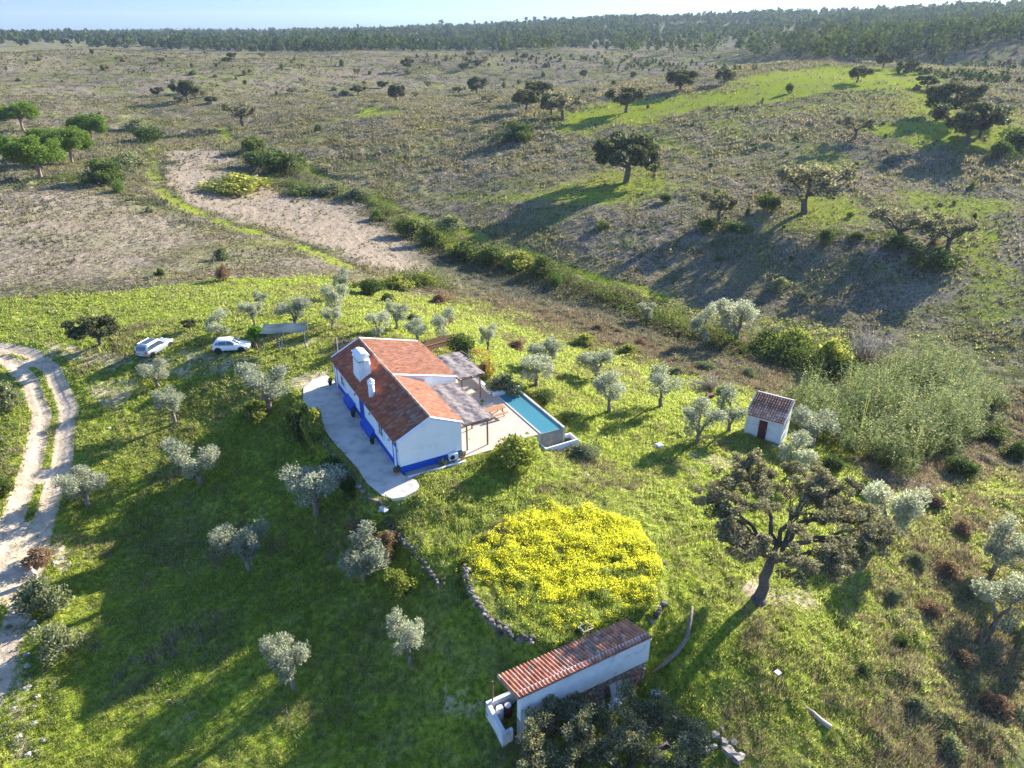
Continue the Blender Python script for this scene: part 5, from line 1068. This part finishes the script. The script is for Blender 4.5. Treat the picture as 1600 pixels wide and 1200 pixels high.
x, y, z = at(1215, 1053); mb = MB(); mb.box(-.17, .17, -.17, .17, -.05, .07); simple('paving_slab', mb, M_METW, (x, y, z+.1), .6, 'small square white slab in the grass on the lower right', 'slab')
x, y, z = at(1024, 1092); mb = MB(); mb.box(-.3, .3, -.05, .05, 0, .06); mb.box(-.28, .28, .06, .4, 0, .25); simple('metal_box', mb, M_STEEL, (x, y, z+.08), -.1, 'small open metal box on the grass below the dead trunk', 'box')
x, y, z = at(56, 908); cj = empty('clay_jar', (x, y, z), 0, label='tall pinkish clay jar with a small neck beside the track', cat='jar'); mb = MB(); mb.tube([(0, 0, -.05), (0, 0, .12), (0, 0, .6), (0, 0, 1.0), (0, 0, 1.2)], [.12, .2, .27, .2, .1], 14); mb.build('body', mat('pink clay', (.58, .40, .32), (.68, .52, .44), 3, .8), cj, True)
mb = MB(); mb.tube([(0, 0, 1.19), (0, 0, 1.3), (0, 0, 1.34)], [.09, .09, .13], 12); mb.build('neck', M_TERRA, cj, True)
x, y, z = at(1090, 605); rng = random.Random(4); mb = MB()
for i in range(30): a = rng.uniform(0, 6.28); c_ = Vector((rng.gauss(0, .9), rng.gauss(0, .7), rng.uniform(.1, .6))); v = Vector((math.cos(a), math.sin(a), rng.uniform(-.2, .3)))*rng.uniform(.6, 1.6); mb.tube([c_-v, c_, c_+v+Vector((0, 0, rng.uniform(-.1, .2)))], [.05, .04, .02], 5)
simple('brush_heap', mb, M_BARKL, (x, y, z), 0, 'heap of pale cut branches between two olives', 'branch pile')
x, y, z = at(1100, 622); mb = MB(); mb.box(-.5, .5, -.2, .2, 0, .35); mb.tube([(-.4, 0, .35), (-.5, 0, .75)], .04, 5); mb.tube([(.3, 0, .2), (.9, .2, .3)], .06, 6); simple('wheelbarrow', mb, M_MAROON, (x+.6, y, z+.1), .3, 'dark red rusty cart near the heap of cut branches', 'cart')
# far white farm buildings in the wood
def farmhouse_far(px, py, r, w_, d_, h_, label):
    x, y, z = zfor(px, py, r); e = empty('distant_house', (x, y, z-2), .3, label=label, cat='house'); mb = MB(); mb.prism([(-d_/2, -3), (d_/2, -3), (d_/2, h_), (0, h_+2), (-d_/2, h_)], 'x', -w_/2, w_/2); mb.build('wall', M_WHITE, e)
    mb = MB()
    for s in (-1, 1): mb.add([(-w_/2-.4, 0, h_+2.15), (w_/2+.4, 0, h_+2.15), (w_/2+.4, s*(d_/2+.5), h_-.15), (-w_/2-.4, s*(d_/2+.5), h_-.15)], [(0, 1, 2, 3)])
    mb.build('roof', M_TERRA, e)
farmhouse_far(604, 62, 1500, 26, 14, 7, 'white house in the wood on the left of the skyline rise'); farmhouse_far(1017, 36, 1500, 14, 8, 1, 'white house near the wooded skyline'); farmhouse_far(578, 66, 1400, 12, 9, 5, 'small pale building left of the white house in the wood'); farmhouse_far(268, 49, 2900, 40, 16, 8, 'tiny pink roofed house on the left horizon')
# ------------------------------------------------------------------ far wood, reeds, tussocks, grass
rs = np.random.RandomState(77)
def stuff(name, V, F, k, m, label, cat):
    me = mesh_np(name, V, F, k); me.materials.append(m); return tag(link(name, me), label, cat, kind='stuff')
def at_polar(th, r): X = r*np.sin(th); Y = r*np.cos(th); return X, Y, hz(X, Y)
def pxy(X, Y, Z):
    Zc = Z-CAMH; f = Y*CP-Zc*SP; u = Y*SP+Zc*CP; return 800+FPX*X/f, 600-FPX*u/f
# far wood: small tree shapes (cones and domes of leaf faces)
def wood(npts, rlo, rhi, seed, keep, hts, nleaf, name, label, lsize):
    rs = np.random.RandomState(seed); th = np.radians(rs.uniform(-50, 50, npts)); r = rlo*(rhi/rlo)**rs.random(npts)
    X, Y, Z = at_polar(th, r); px, py = pxy(X, Y, Z); k = keep(px, py, r, X, Y, rs); X, Y, Z, r = X[k], Y[k], Z[k], r[k]; n = len(X)
    h = rs.uniform(*hts, n)*(1+.5*(vn(X, Y, 90, 3)-.5)); wd = h*rs.uniform(.22, .42, n)
    d = rs.normal(size=(n, nleaf, 3)); d /= np.linalg.norm(d, axis=2)[..., None]; q = rs.random((n, nleaf, 1))**.25
    cone = rs.random((n, 1)) < .45; zz = (d[..., 2]*q[..., 0]+1)/2; tap = np.where(cone, 1.15-.85*zz, 1)
    P = np.stack([X[:, None]+d[..., 0]*q[..., 0]*wd[:, None]*tap, Y[:, None]+d[..., 1]*q[..., 0]*wd[:, None]*tap, Z[:, None]-.5+h[:, None]*(.18+.85*zz)], -1).reshape(-1, 3)
    s = (lsize*np.clip(np.repeat(r, nleaf)/700, .8, 3))[:, None]*rs.uniform(.6, 1.4, (len(P), 1))
    a = rs.normal(size=P.shape)+d.reshape(-1, 3)*1.2+np.array([0, 0, .6]); a /= np.linalg.norm(a, axis=1)[:, None]; b_ = np.cross(a, rs.normal(size=P.shape)); b_ /= np.linalg.norm(b_, axis=1)[:, None]
    V = np.stack([P-a*s*.5-b_*s*.3, P+b_*s*.55-a*s*.2, P+a*s*.6], 1).reshape(-1, 3)
    return stuff(name, V, np.arange(len(V)).reshape(-1, 3), 3, M_FAR, label, 'woodland')
def keep_far(px, py, r, X, Y, rs):
    base = np.interp(px, [-300, 0, 200, 400, 800, 900, 1150, 1200, 1280, 1400, 1500, 1600, 1900], [76, 74, 78, 82, 82, 78, 92, 96, 98, 100, 92, 66, 60])
    dn = np.where(py < base-14, .75, 1)*np.clip((vn(X, Y, 160, 7)-.12)*2.2, .12, 1)
    dn = np.where((px < 400) & (py > 62), dn*np.clip((px-150)/150, .25, 1), dn)
    return (py < base) & (r > np.where(px > 1150, 430, 660)) & (rs.random(len(px)) < dn)
wood(23000, 430, 3400, 1, keep_far, (9, 17), 40, 'distant_woodland', 'dense dark green wood covering the far hills up to the skyline', 2.3)
def keep_mid(px, py, r, X, Y, rs):
    a = (px > 1400) & (py > 60) & (py < 135) & (r < 460) & (vn(X, Y, 30, 5) > .42)
    b_ = (px > 640) & (px < 1250) & (py > 84) & (py < 112) & (vn(X, Y, 40, 6) > .5)
    return a | (b_ & (rs.random(len(px)) < .5))
wood(9000, 330, 640, 2, keep_mid, (2, 4.5), 40, 'hill_scrub', 'grey green scrub on the hills behind the bright green ridge', 1.1)
# skyline pines, told apart against the sky
for i in range(46):
    px = [560, 690, 705, 730, 742, 760, 768, 780, 808, 822, 835, 842, 852, 868, 876, 895, 902, 915, 928, 932, 946, 953, 963, 972, 990, 1003, 1018, 1040, 1052, 1068, 1103, 1112, 1120, 1145, 1160, 1315, 1345, 1392, 1440, 1451, 1512, 1545, 1553, 1562, 1580, 1594][i]
    gyp = np.interp(px, [560, 700, 800, 950, 1100, 1250, 1400, 1600], [44, 41, 37, 29, 25, 22, 20, 16]); rr_ = np.interp(px, [560, 800, 1100, 1600], [2000, 1850, 1500, 1200])
    x, y, z = zfor(px, 50, rr_); z = zat(x, y); top = gyp-RNG.uniform(2, 11); zt = zof(x, y, top); h_ = min(max(zt-z, 13), 34)
    plant('tallpine', i % 4, x, y, z-1, h_*RNG.uniform(.34, .5), h_, RNG.uniform(0, 6), 'tall thin pine standing out against the sky on the wooded skyline', 'pines along the skyline')
SH = {'bush': 'dark green', 'bushp': 'greyish', 'bushr': 'rust brown'}
def col3(px): return 'below the left end of the wood' if px < 400 else 'below the middle of the wood' if px < 760 else 'left of the bright green ridge'
def where(px, py):
    if py < 110: return 'on the farthest brown slope, '+('at its left' if px < 500 else 'at its middle' if px < 1000 else 'behind the green ridge')
    if px < 420: return 'on the dry land above the umbrella pines'
    if px < 800: return 'on the brown slope left of the lit green strip' if py < 180 else 'on the brown slope above the creek hedge'
    if py < 215: return 'on the green topped ridge' if px > 1050 else 'around the lit green strip'
    if px < 1150: return 'on the slope around the lone wide oak'
    return 'on the right hillside above the shaded hollow' if py < 330 else 'low on the right hillside beside the shaded hollow'
# small shrubs dotted on the open hills
shr = 0; tries = 0
while shr < 190 and tries < 6000:
    tries += 1; px = RNG.uniform(-20, 1620); py = 84+(RNG.random()**1.5)*330; x, y, z = at(px, py)
    if py > 330 and not (900 < px): continue
    if px < 420 and py > 190: continue
    if min((abs(x-a)+abs(y-b_)) for a, b_, c in PLANTED) < 4: continue
    if px < 1000 and py > 250 and px > 400: continue
    if zat(x, y) > 12.5 and px > 1150 and px < 1420: continue
    D = depth(x, y, z); s = RNG.uniform(.8, 2.2) if py > 150 else RNG.uniform(1.5, 4.2)
    kd = RNG.choice(['bush', 'bush', 'bushp', 'bush', 'bushr']); plant(kd, RNG.randint(0, 4), x, y, z-.1, s, s*RNG.uniform(.6, 1.2), RNG.uniform(0, 6), f'small {SH[kd]} shrub {where(px, py)}', 'small shrubs dotted on the open hills'); shr += 1
for i in range(40):       # scattered mid-size trees on the far brown slopes
    for _ in range(30):
        px = RNG.uniform(200, 1150); py = RNG.uniform(84, 165); x, y, z = at(px, py)
        if math.hypot(x, y) < 330: continue
        break
    plant(RNG.choice(['oak', 'oakg', 'bushp']), RNG.randint(0, 3), x, y, z-.2, RNG.uniform(4, 7.5), RNG.uniform(3.5, 6.5), RNG.uniform(0, 6), f'faint little tree on the far brown slopes, {col3(px)}', 'little trees on the far brown slopes')
# reed bed
RE = poly([(1225,640),(1262,628),(1320,628),(1365,592),(1430,576),(1510,582),(1560,630),(1525,690),(1470,720),(1425,745),(1395,752),(1375,730),(1330,715),(1290,700),(1240,672)])
ra = np.array(RE); lo, hi = ra.min(0), ra.max(0); n = 26000; X = rs.uniform(lo[0], hi[0], n); Y = rs.uniform(lo[1], hi[1], n)
k = (sdf(X, Y, RE) < (vn(X, Y, 2.5, 3)-.5)*3) & (rs.random(n) < np.clip((vn(X, Y, 1.5, 35)-.18)*2.0-.1, .02, 1)); X, Y = X[k][:6000], Y[k][:6000]; Z = hz(X, Y); n = len(X); H = (2.4+3.2*vn(X, Y, 2.6, 4)+1.0*rs.random(n))*np.clip(1-np.clip(sdf(X, Y, RE)+1.5, 0, 1.5)*.3, .5, 1); print('reeds', n)
cc = np.stack([rs.uniform(lo[0], hi[0], 260), rs.uniform(lo[1], hi[1], 260)], 1); dd = (X[:, None]-cc[:, 0])**2+(Y[:, None]-cc[:, 1])**2; ci = dd.argmin(1); dm = np.sqrt(dd[np.arange(n), ci])
hc_ = rs.uniform(.5, 1.4, 260)[ci]; H = H*hc_*np.clip(1.15-.3*dm, .5, 1.15); lx = (X-cc[ci, 0])*.8*H/3+rs.normal(0, .2, n)*H*.5; ly = (Y-cc[ci, 1])*.8*H/3+rs.normal(0, .2, n)*H*.5
Vs = []
a = rs.uniform(0, 6.28, n); wd = .014
B = np.stack([X, Y, Z-.1], 1); T = np.stack([X+lx, Y+ly, Z+H], 1); S_ = np.stack([np.cos(a), np.sin(a), 0*a], 1)*wd
stems = np.stack([B-S_, B+S_, T+S_*.3, T-S_*.3], 1).reshape(-1, 3)
ml = 17; t_ = rs.uniform(.25, 1.03, (n, ml, 1)); p0 = B[:, None]*(1-t_)+T[:, None]*t_; a = rs.uniform(0, 6.28, (n, ml)); L_l = rs.uniform(.3, .62, (n, ml, 1))
dr_ = np.stack([np.cos(a), np.sin(a), rs.uniform(.3, 1.3, (n, ml))], -1); dr_ /= np.linalg.norm(dr_, axis=2)[..., None]; sd_ = np.stack([-np.sin(a), np.cos(a), rs.uniform(-.3, .3, (n, ml))], -1)
p1 = p0+dr_*L_l*.55; p2 = p1+(dr_*np.array([1, 1, .1])+np.array([0, 0, -.25]))*L_l*.5
lv = np.stack([p0, p1+sd_*.05, p2, p1-sd_*.05], 2).reshape(-1, 3)
M_REEDL = leafmat('giant reed leaves', [(0, (.05, .09, .02)), (.4, (.15, .22, .045)), (.68, (.30, .34, .09)), (.86, (.52, .48, .18)), (1, (.74, .66, .40))], .5, (1.3, 1.3, .6), .7, .12)
V = np.concatenate([stems, lv]); stuff('reeds', V, np.arange(len(V)).reshape(-1, 4), 4, M_REEDL, 'tall dense bed of giant reeds behind the small hut', 'reeds')

def tufts(X, Y, Z, nb, h, w_, spread, rs, lean=.5):
    n = len(X); a = rs.uniform(0, 6.28, (n, nb)); L = (np.asarray(h).reshape(-1, 1) if np.ndim(h) else h)*rs.uniform(.6, 1.25, (n, nb)); ln = rs.uniform(.15, 1, (n, nb))*lean
    bx = X[:, None]+np.cos(a)*spread*rs.random((n, nb)); by = Y[:, None]+np.sin(a)*spread*rs.random((n, nb)); bz_ = Z[:, None]-.03+0*bx
    tx = bx+np.cos(a)*L*ln; ty = by+np.sin(a)*L*ln; tz = bz_+L*np.sqrt(np.maximum(.05, 1-ln*ln)); w_ = np.asarray(w_).reshape(-1, 1) if np.ndim(w_) else w_
    c = a+1.57+rs.uniform(-.5, .5, a.shape); sx_, sy_ = np.cos(c)*w_*.5, np.sin(c)*w_*.5
    return np.stack([np.stack([bx-sx_, by-sy_, bz_], -1), np.stack([bx+sx_, by+sy_, bz_], -1), np.stack([tx, ty, tz], -1)], 2).reshape(-1, 3)
# sample ground heights from the built mesh grid so that tufts stand on its lumps
TZg = TZ.reshape(NR, NT)
def ztop(X, Y):
    t_ = np.arctan2(X, Y); r_ = np.hypot(X, Y); i = np.clip(np.searchsorted(TH, t_)-1, 0, NT-2); j = np.clip(np.searchsorted(RR, r_)-1, 0, NR-2)
    a = np.clip((t_-TH[i])/(TH[i+1]-TH[i]), 0, 1); b_ = np.clip((r_-RR[j])/(RR[j+1]-RR[j]), 0, 1)
    return (TZg[j, i]*(1-a)+TZg[j, i+1]*a)*(1-b_)+(TZg[j+1, i]*(1-a)+TZg[j+1, i+1]*a)*b_
def spots(n, rlo, rhi, p=1.0, thmax=47):
    th = np.radians(rs.uniform(-thmax, thmax, n)); r = (rlo**p+(rhi**p-rlo**p)*rs.random(n))**(1/p); return r*np.sin(th), r*np.cos(th), r
SLABS = [APRON, TE, hpts([(-.3, -.9), (6, -.9), (6, .2), (-.3, .2)]), hpts([(0, 0), (W_, 0), (W_, L_), (0, L_)]), hpts([(5.5, L1), (9.5, L1), (9.5, L_), (5.5, L_)]), hpts([(13, -1.2), (17.2, -1.2), (17.2, 9), (13, 9)])]
def clear(X, Y):
    k = np.ones(X.shape, bool)
    for P in SLABS: k &= sdf(X, Y, P) > .08
    return k
M_GRASS = leafmat('meadow grass', [(0, (.09, .13, .02)), (.4, (.18, .22, .035)), (.75, (.28, .29, .06)), (1, (.44, .41, .20))], .66, (1.7, 1.8, 1.7), .8, .03)
M_FLOW = leafmat('yellow flowers', [(0, (.24, .34, .03)), (.4, (.52, .52, .06)), (.75, (.80, .70, .06)), (1, (.90, .78, .12))], .66, (1.6, 1.55, 1.2), .7, .1)
M_DRY = leafmat('dry grass', [(0, (.14, .11, .06)), (.4, (.28, .22, .14)), (.8, (.44, .36, .25)), (1, (.60, .51, .38))], .35, (1.1, 1.0, .8), .8, .1)
X, Y, r_ = spots(330000, 24, 120, 1.15); g_, s_, d_, f_, c_, v_, rd_ = regions(X, Y)
k = (rs.random(len(X)) < g_*(1-d_)*(1-.75*c_)*(1-.5*sm(r_, 68, 95))*(.3+1.0*vn(X, Y, 1.7, 12))*(.55+.7*vn(X, Y, 9, 72))) & clear(X, Y); gx_, gy_, gr = X[k], Y[k], r_[k]
hgt = np.clip(.11+.16*vn(gx_, gy_, 2.3, 13)**1.5+.05*rs.random(len(gx_)), .08, .4)*np.clip(.75+gr/160, .8, 1.5)
V = tufts(gx_, gy_, ztop(gx_, gy_), 8, hgt, np.clip(gr*.00105, .03, .11), .19, rs, .6); print('grass', len(gx_))
stuff('grass', V, np.arange(len(V)).reshape(-1, 3), 3, M_GRASS, 'short lush meadow grass over the whole garden slope', 'grass')
k = (rs.random(len(X)) < (c_*.75+.5*s_+.25*(1-g_)*(r_ < 110))*(1-.75*v_)+(0*s_+.5*g_*(vn(X, Y, 5, 44) > .62)*vn(X, Y, 1.2, 45)+.05*g_)*(1-d_)*(.3+vn(X, Y, 2.4, 14))) & clear(X, Y); gx_, gy_, gr = X[k][:90000], Y[k][:90000], r_[k][:90000]
V = tufts(gx_, gy_, ztop(gx_, gy_), 7, .22+.4*vn(gx_, gy_, 3, 15)**2, np.clip(gr*.0011, .03, .12), .22, rs, 1.0); print('dry', len(gx_))
stuff('dry_grass', V, np.arange(len(V)).reshape(-1, 3), 3, M_DRY, 'dry straw coloured grass among the green on the right slope and by the creek', 'dry grass')
n = 60000; P = np.array(FLOWER); lo, hi = P.min(0)-1.4, P.max(0)+1.4; X = rs.uniform(lo[0], hi[0], n); Y = rs.uniform(lo[1], hi[1], n)
q = sdf(X, Y, FLOWER); k = (q < (vn(X, Y, 2, 16)-.42)*2.6) & (rs.random(n) < .25+1.1*vn(X, Y, .9, 17)); X, Y = X[k][:34000], Y[k][:34000]; print('flowers', len(X))
V = tufts(X, Y, ztop(X, Y), 5, .18+.12*vn(X, Y, 1.1, 18), .04, .14, rs, .6); stuff('flower_stalks', V, np.arange(len(V)).reshape(-1, 3), 3, M_GRASS, 'long green stalks of the flowering mound', 'plants')
dens = np.clip(2.3*(vn(X, Y, 2.4, 19)*.5+vn(X, Y, .7, 20)*.5)+.75*np.clip((Y-38.5)/8, -1, .6)-.72, 0.03, 1)*np.clip((-sdf(X, Y, FLOWER)+(vn(X, Y, 1.3, 29)-.3)*2)/1.6, .06, 1); k = rs.random(len(X)) < dens; X, Y = X[k], Y[k]
Cf = np.stack([X, Y, ztop(X, Y)+.17+.12*vn(X, Y, 1.1, 18)], 1); V, F = leaf_cloud(Cf, np.full(len(Cf), .14), 7, .06, .9, rs, up=1.0); stuff('yellow_flowers', V, F, 4, M_FLOW, 'dense yellow wild flowers covering the round mound', 'flowers')
# heath tussocks on the slope across the creek and on the dry fields
X, Y, r_ = spots(230000, 70, 430, .75, 42); g_, s_, d_, f_, c_, v_, rd_ = regions(X, Y)
k = (rs.random(len(X)) < (1-g_*.93)*(1-d_)*(1-.85*s_)*(.25+.95*vn(X, Y, 5, 22))) & (r_ > 75); X, Y, r_ = X[k][:105000], Y[k][:105000], r_[k][:105000]; print('tussocks', len(X))
sz = (.28+.5*vn(X, Y, 7, 23)*rs.random(len(X)))*np.clip(r_/140, .8, 1.8)
V = tufts(X, Y, ztop(X, Y), 7, sz, sz*.34, .22, rs, 1.0)
M_HEA = leafmat('heath tussocks', [(0, (.065, .06, .03)), (.35, (.19, .16, .10)), (.6, (.28, .26, .13)), (.8, (.38, .32, .23)), (1, (.54, .46, .36))], .42, (1.3, 1.25, 1.0), .85, .03, .045)
stuff('heath_tussocks', V, np.arange(len(V)).reshape(-1, 3), 3, M_HEA, 'brown dry tussocks covering the heath slopes', 'heath')
n = 90000; X, Y, r_ = spots(n, 410, 820, .8, 40); Z = hz(X, Y); px_, py_ = pxy(X, Y, Z); g_ = regions(X, Y)[0]
k = (rs.random(n) < (1-g_)*(.1+1.1*np.clip(vn(X, Y, 45, 24)*.5+vn(X, Y, 14, 25)*.7-.2, 0, 1))) & (py_ > 66); X, Y, Z, r_ = X[k][:42000], Y[k][:42000], Z[k][:42000], r_[k][:42000]; print('far tussocks', len(X))
sz = rs.uniform(.5, 1.2, len(X)); V = tufts(X, Y, Z, 5, sz, sz*.6, .7, rs, 1.0)
stuff('far_heath', V, np.arange(len(V)).reshape(-1, 3), 3, leafmat('far heath', [(0, (.05, .05, .025)), (.5, (.12, .11, .06)), (1, (.27, .23, .15))], .2, None, 1., 0.), 'low dark heath mottling the far brown slopes', 'heath')
# undergrowth of the creek bed and the scrub edges
CR = [at(*p)[:2] for p in [(330,262),(400,285),(470,300),(540,312),(600,345),(650,378),(720,408),(790,425),(860,442),(940,465),(1010,490),(1080,520),(1150,545),(1230,575),(1310,600),(1400,615),(1560,650)]]
n = 4200; i = rs.randint(0, len(CR)-1, n); t_ = rs.random(n); cr = np.array(CR); C_ = cr[i]*(1-t_[:, None])+cr[i+1]*t_[:, None]+rs.normal(0, 2.6, (n, 2)); 
k = rs.random(n) < .25+.8*vn(C_[:, 0], C_[:, 1], 6, 30); C_ = C_[k]; g_ = regions(C_[:, 0], C_[:, 1]); C_ = C_[g_[0] < .5]; zz = hz(C_[:, 0], C_[:, 1]); q = rs.uniform(.35, .95, len(C_))*(.7+.6*vn(C_[:, 0], C_[:, 1], 9, 31))
V, F = leaf_cloud(np.stack([C_[:, 0], C_[:, 1], zz+q*.45], 1), np.stack([q, q, q*.75], 1), 42, .26, .5, rs, shell=.5, up=.5)
M_UND = leafmat('creek undergrowth', [(0, (.05, .06, .025)), (.5, (.12, .125, .055)), (.85, (.24, .20, .11)), (1, (.36, .29, .18))], .3)
stuff('undergrowth', V, F, 4, M_UND, 'dark low undergrowth filling the creek bed', 'undergrowth')
TK = [([(560,305),(600,332),(650,362),(700,385),(760,405),(820,420),(880,440)], 1.7, 420), ([(1160,545),(1220,560),(1280,580),(1340,600),(1400,600)], 2.2, 330), ([(310,292),(370,296),(430,285),(480,300),(540,306)], 2.0, 300),
      ([(385,235),(410,252),(450,265),(470,280)], 3, 200), ([(570,452),(610,448),(660,446),(700,452)], 1.2, 110), ([(100,285),(150,275),(200,262),(235,240),(225,205),(260,195)], 4, 260), ([(880,440),(950,470),(1020,495),(1090,520),(1160,545)], 1.6, 170), ([(1420,370),(1350,380),(1290,360)], 1.5, 30)]
C_ = []
for l, sp_, n in TK:
    cr = np.array([at(*p)[:2] for p in l]); i = rs.randint(0, len(l)-1, n); t_ = rs.random((n, 1)); C_.append(cr[i]*(1-t_)+cr[i+1]*t_+rs.normal(0, sp_, (n, 2)))
C_ = np.concatenate(C_); zz = hz(C_[:, 0], C_[:, 1]); q = rs.uniform(.6, 1.7, len(C_))*(.6+.9*vn(C_[:, 0], C_[:, 1], 5, 41)); big = (C_[:, 0] > -22); q = np.where(big, q*1.25, q*.8); q = np.where(vn(C_[:, 0], C_[:, 1], 4.5, 45) < .36, q*.35, q*1.1); mt = vn(C_[:, 0], C_[:, 1], 7, 43) > .58
for sel, mm, nm_, lb in ((mt, M_HEDGE, 'sunlit_thicket', 'yellow green bramble humps of the creek hedge'), (~mt, M_BUSH, 'creek_thicket', 'dark continuous bramble thicket along the creek')):
    V, F = leaf_cloud(np.stack([C_[sel, 0], C_[sel, 1], zz[sel]+q[sel]*.8], 1), np.stack([q[sel], q[sel], q[sel]*.85], 1), 90, .24, .55, rs, shell=.6, up=.5, jag=.15); stuff(nm_, V, F, 4, mm, lb, 'thicket')
X, Y, r_ = spots(30000, 28, 120, 1.2); g_, s_, d_, f_, c_, v_, rd_ = regions(X, Y)
near_wall = np.minimum(ldist(X, Y, [at(*p)[:2] for p in [(500,680),(556,752),(600,800),(650,868),(690,925)]]), ldist(X, Y, [at(*p)[:2] for p in [(85,850),(50,960),(50,1060),(40,1200)]])*.6)
k = (rs.random(len(X)) < c_*(.06+.4*(vn(X, Y, 4, 33) > .6))+.5*(near_wall < 1.)+.012*(g_ > .5)) & clear(X, Y) & (sdf(X, Y, FLOWER) > 1); X, Y = X[k][:3000], Y[k][:3000]; q = rs.uniform(.14, .42, len(X))
V, F = leaf_cloud(np.stack([X, Y, ztop(X, Y)+q*.4], 1), np.stack([q, q, q*.8], 1), 34, .13, .5, rs, shell=.5, up=.6)
stuff('low_weeds', V, F, 4, M_PALEB, 'low weeds and brambles along the stone wall, the track and the right slope', 'weeds')

# ------------------------------------------------------------------ the air: a thin even haze round everything
mb = MB(); mb.box(-7600, 7600, -7600, 7600, -40, 170); m, t, o = newmat('haze'); v_ = N(t, 'ShaderNodeVolumePrincipled'); v_.inputs['Color'].default_value = (.62, .78, 1, 1); v_.inputs['Density'].default_value = .00007; v_.inputs['Anisotropy'].default_value = .3
t.links.new(v_.outputs[0], o.inputs['Volume']); tag(mb.build('haze', m), 'thin blue haze over the far woods', 'haze', kind='stuff')
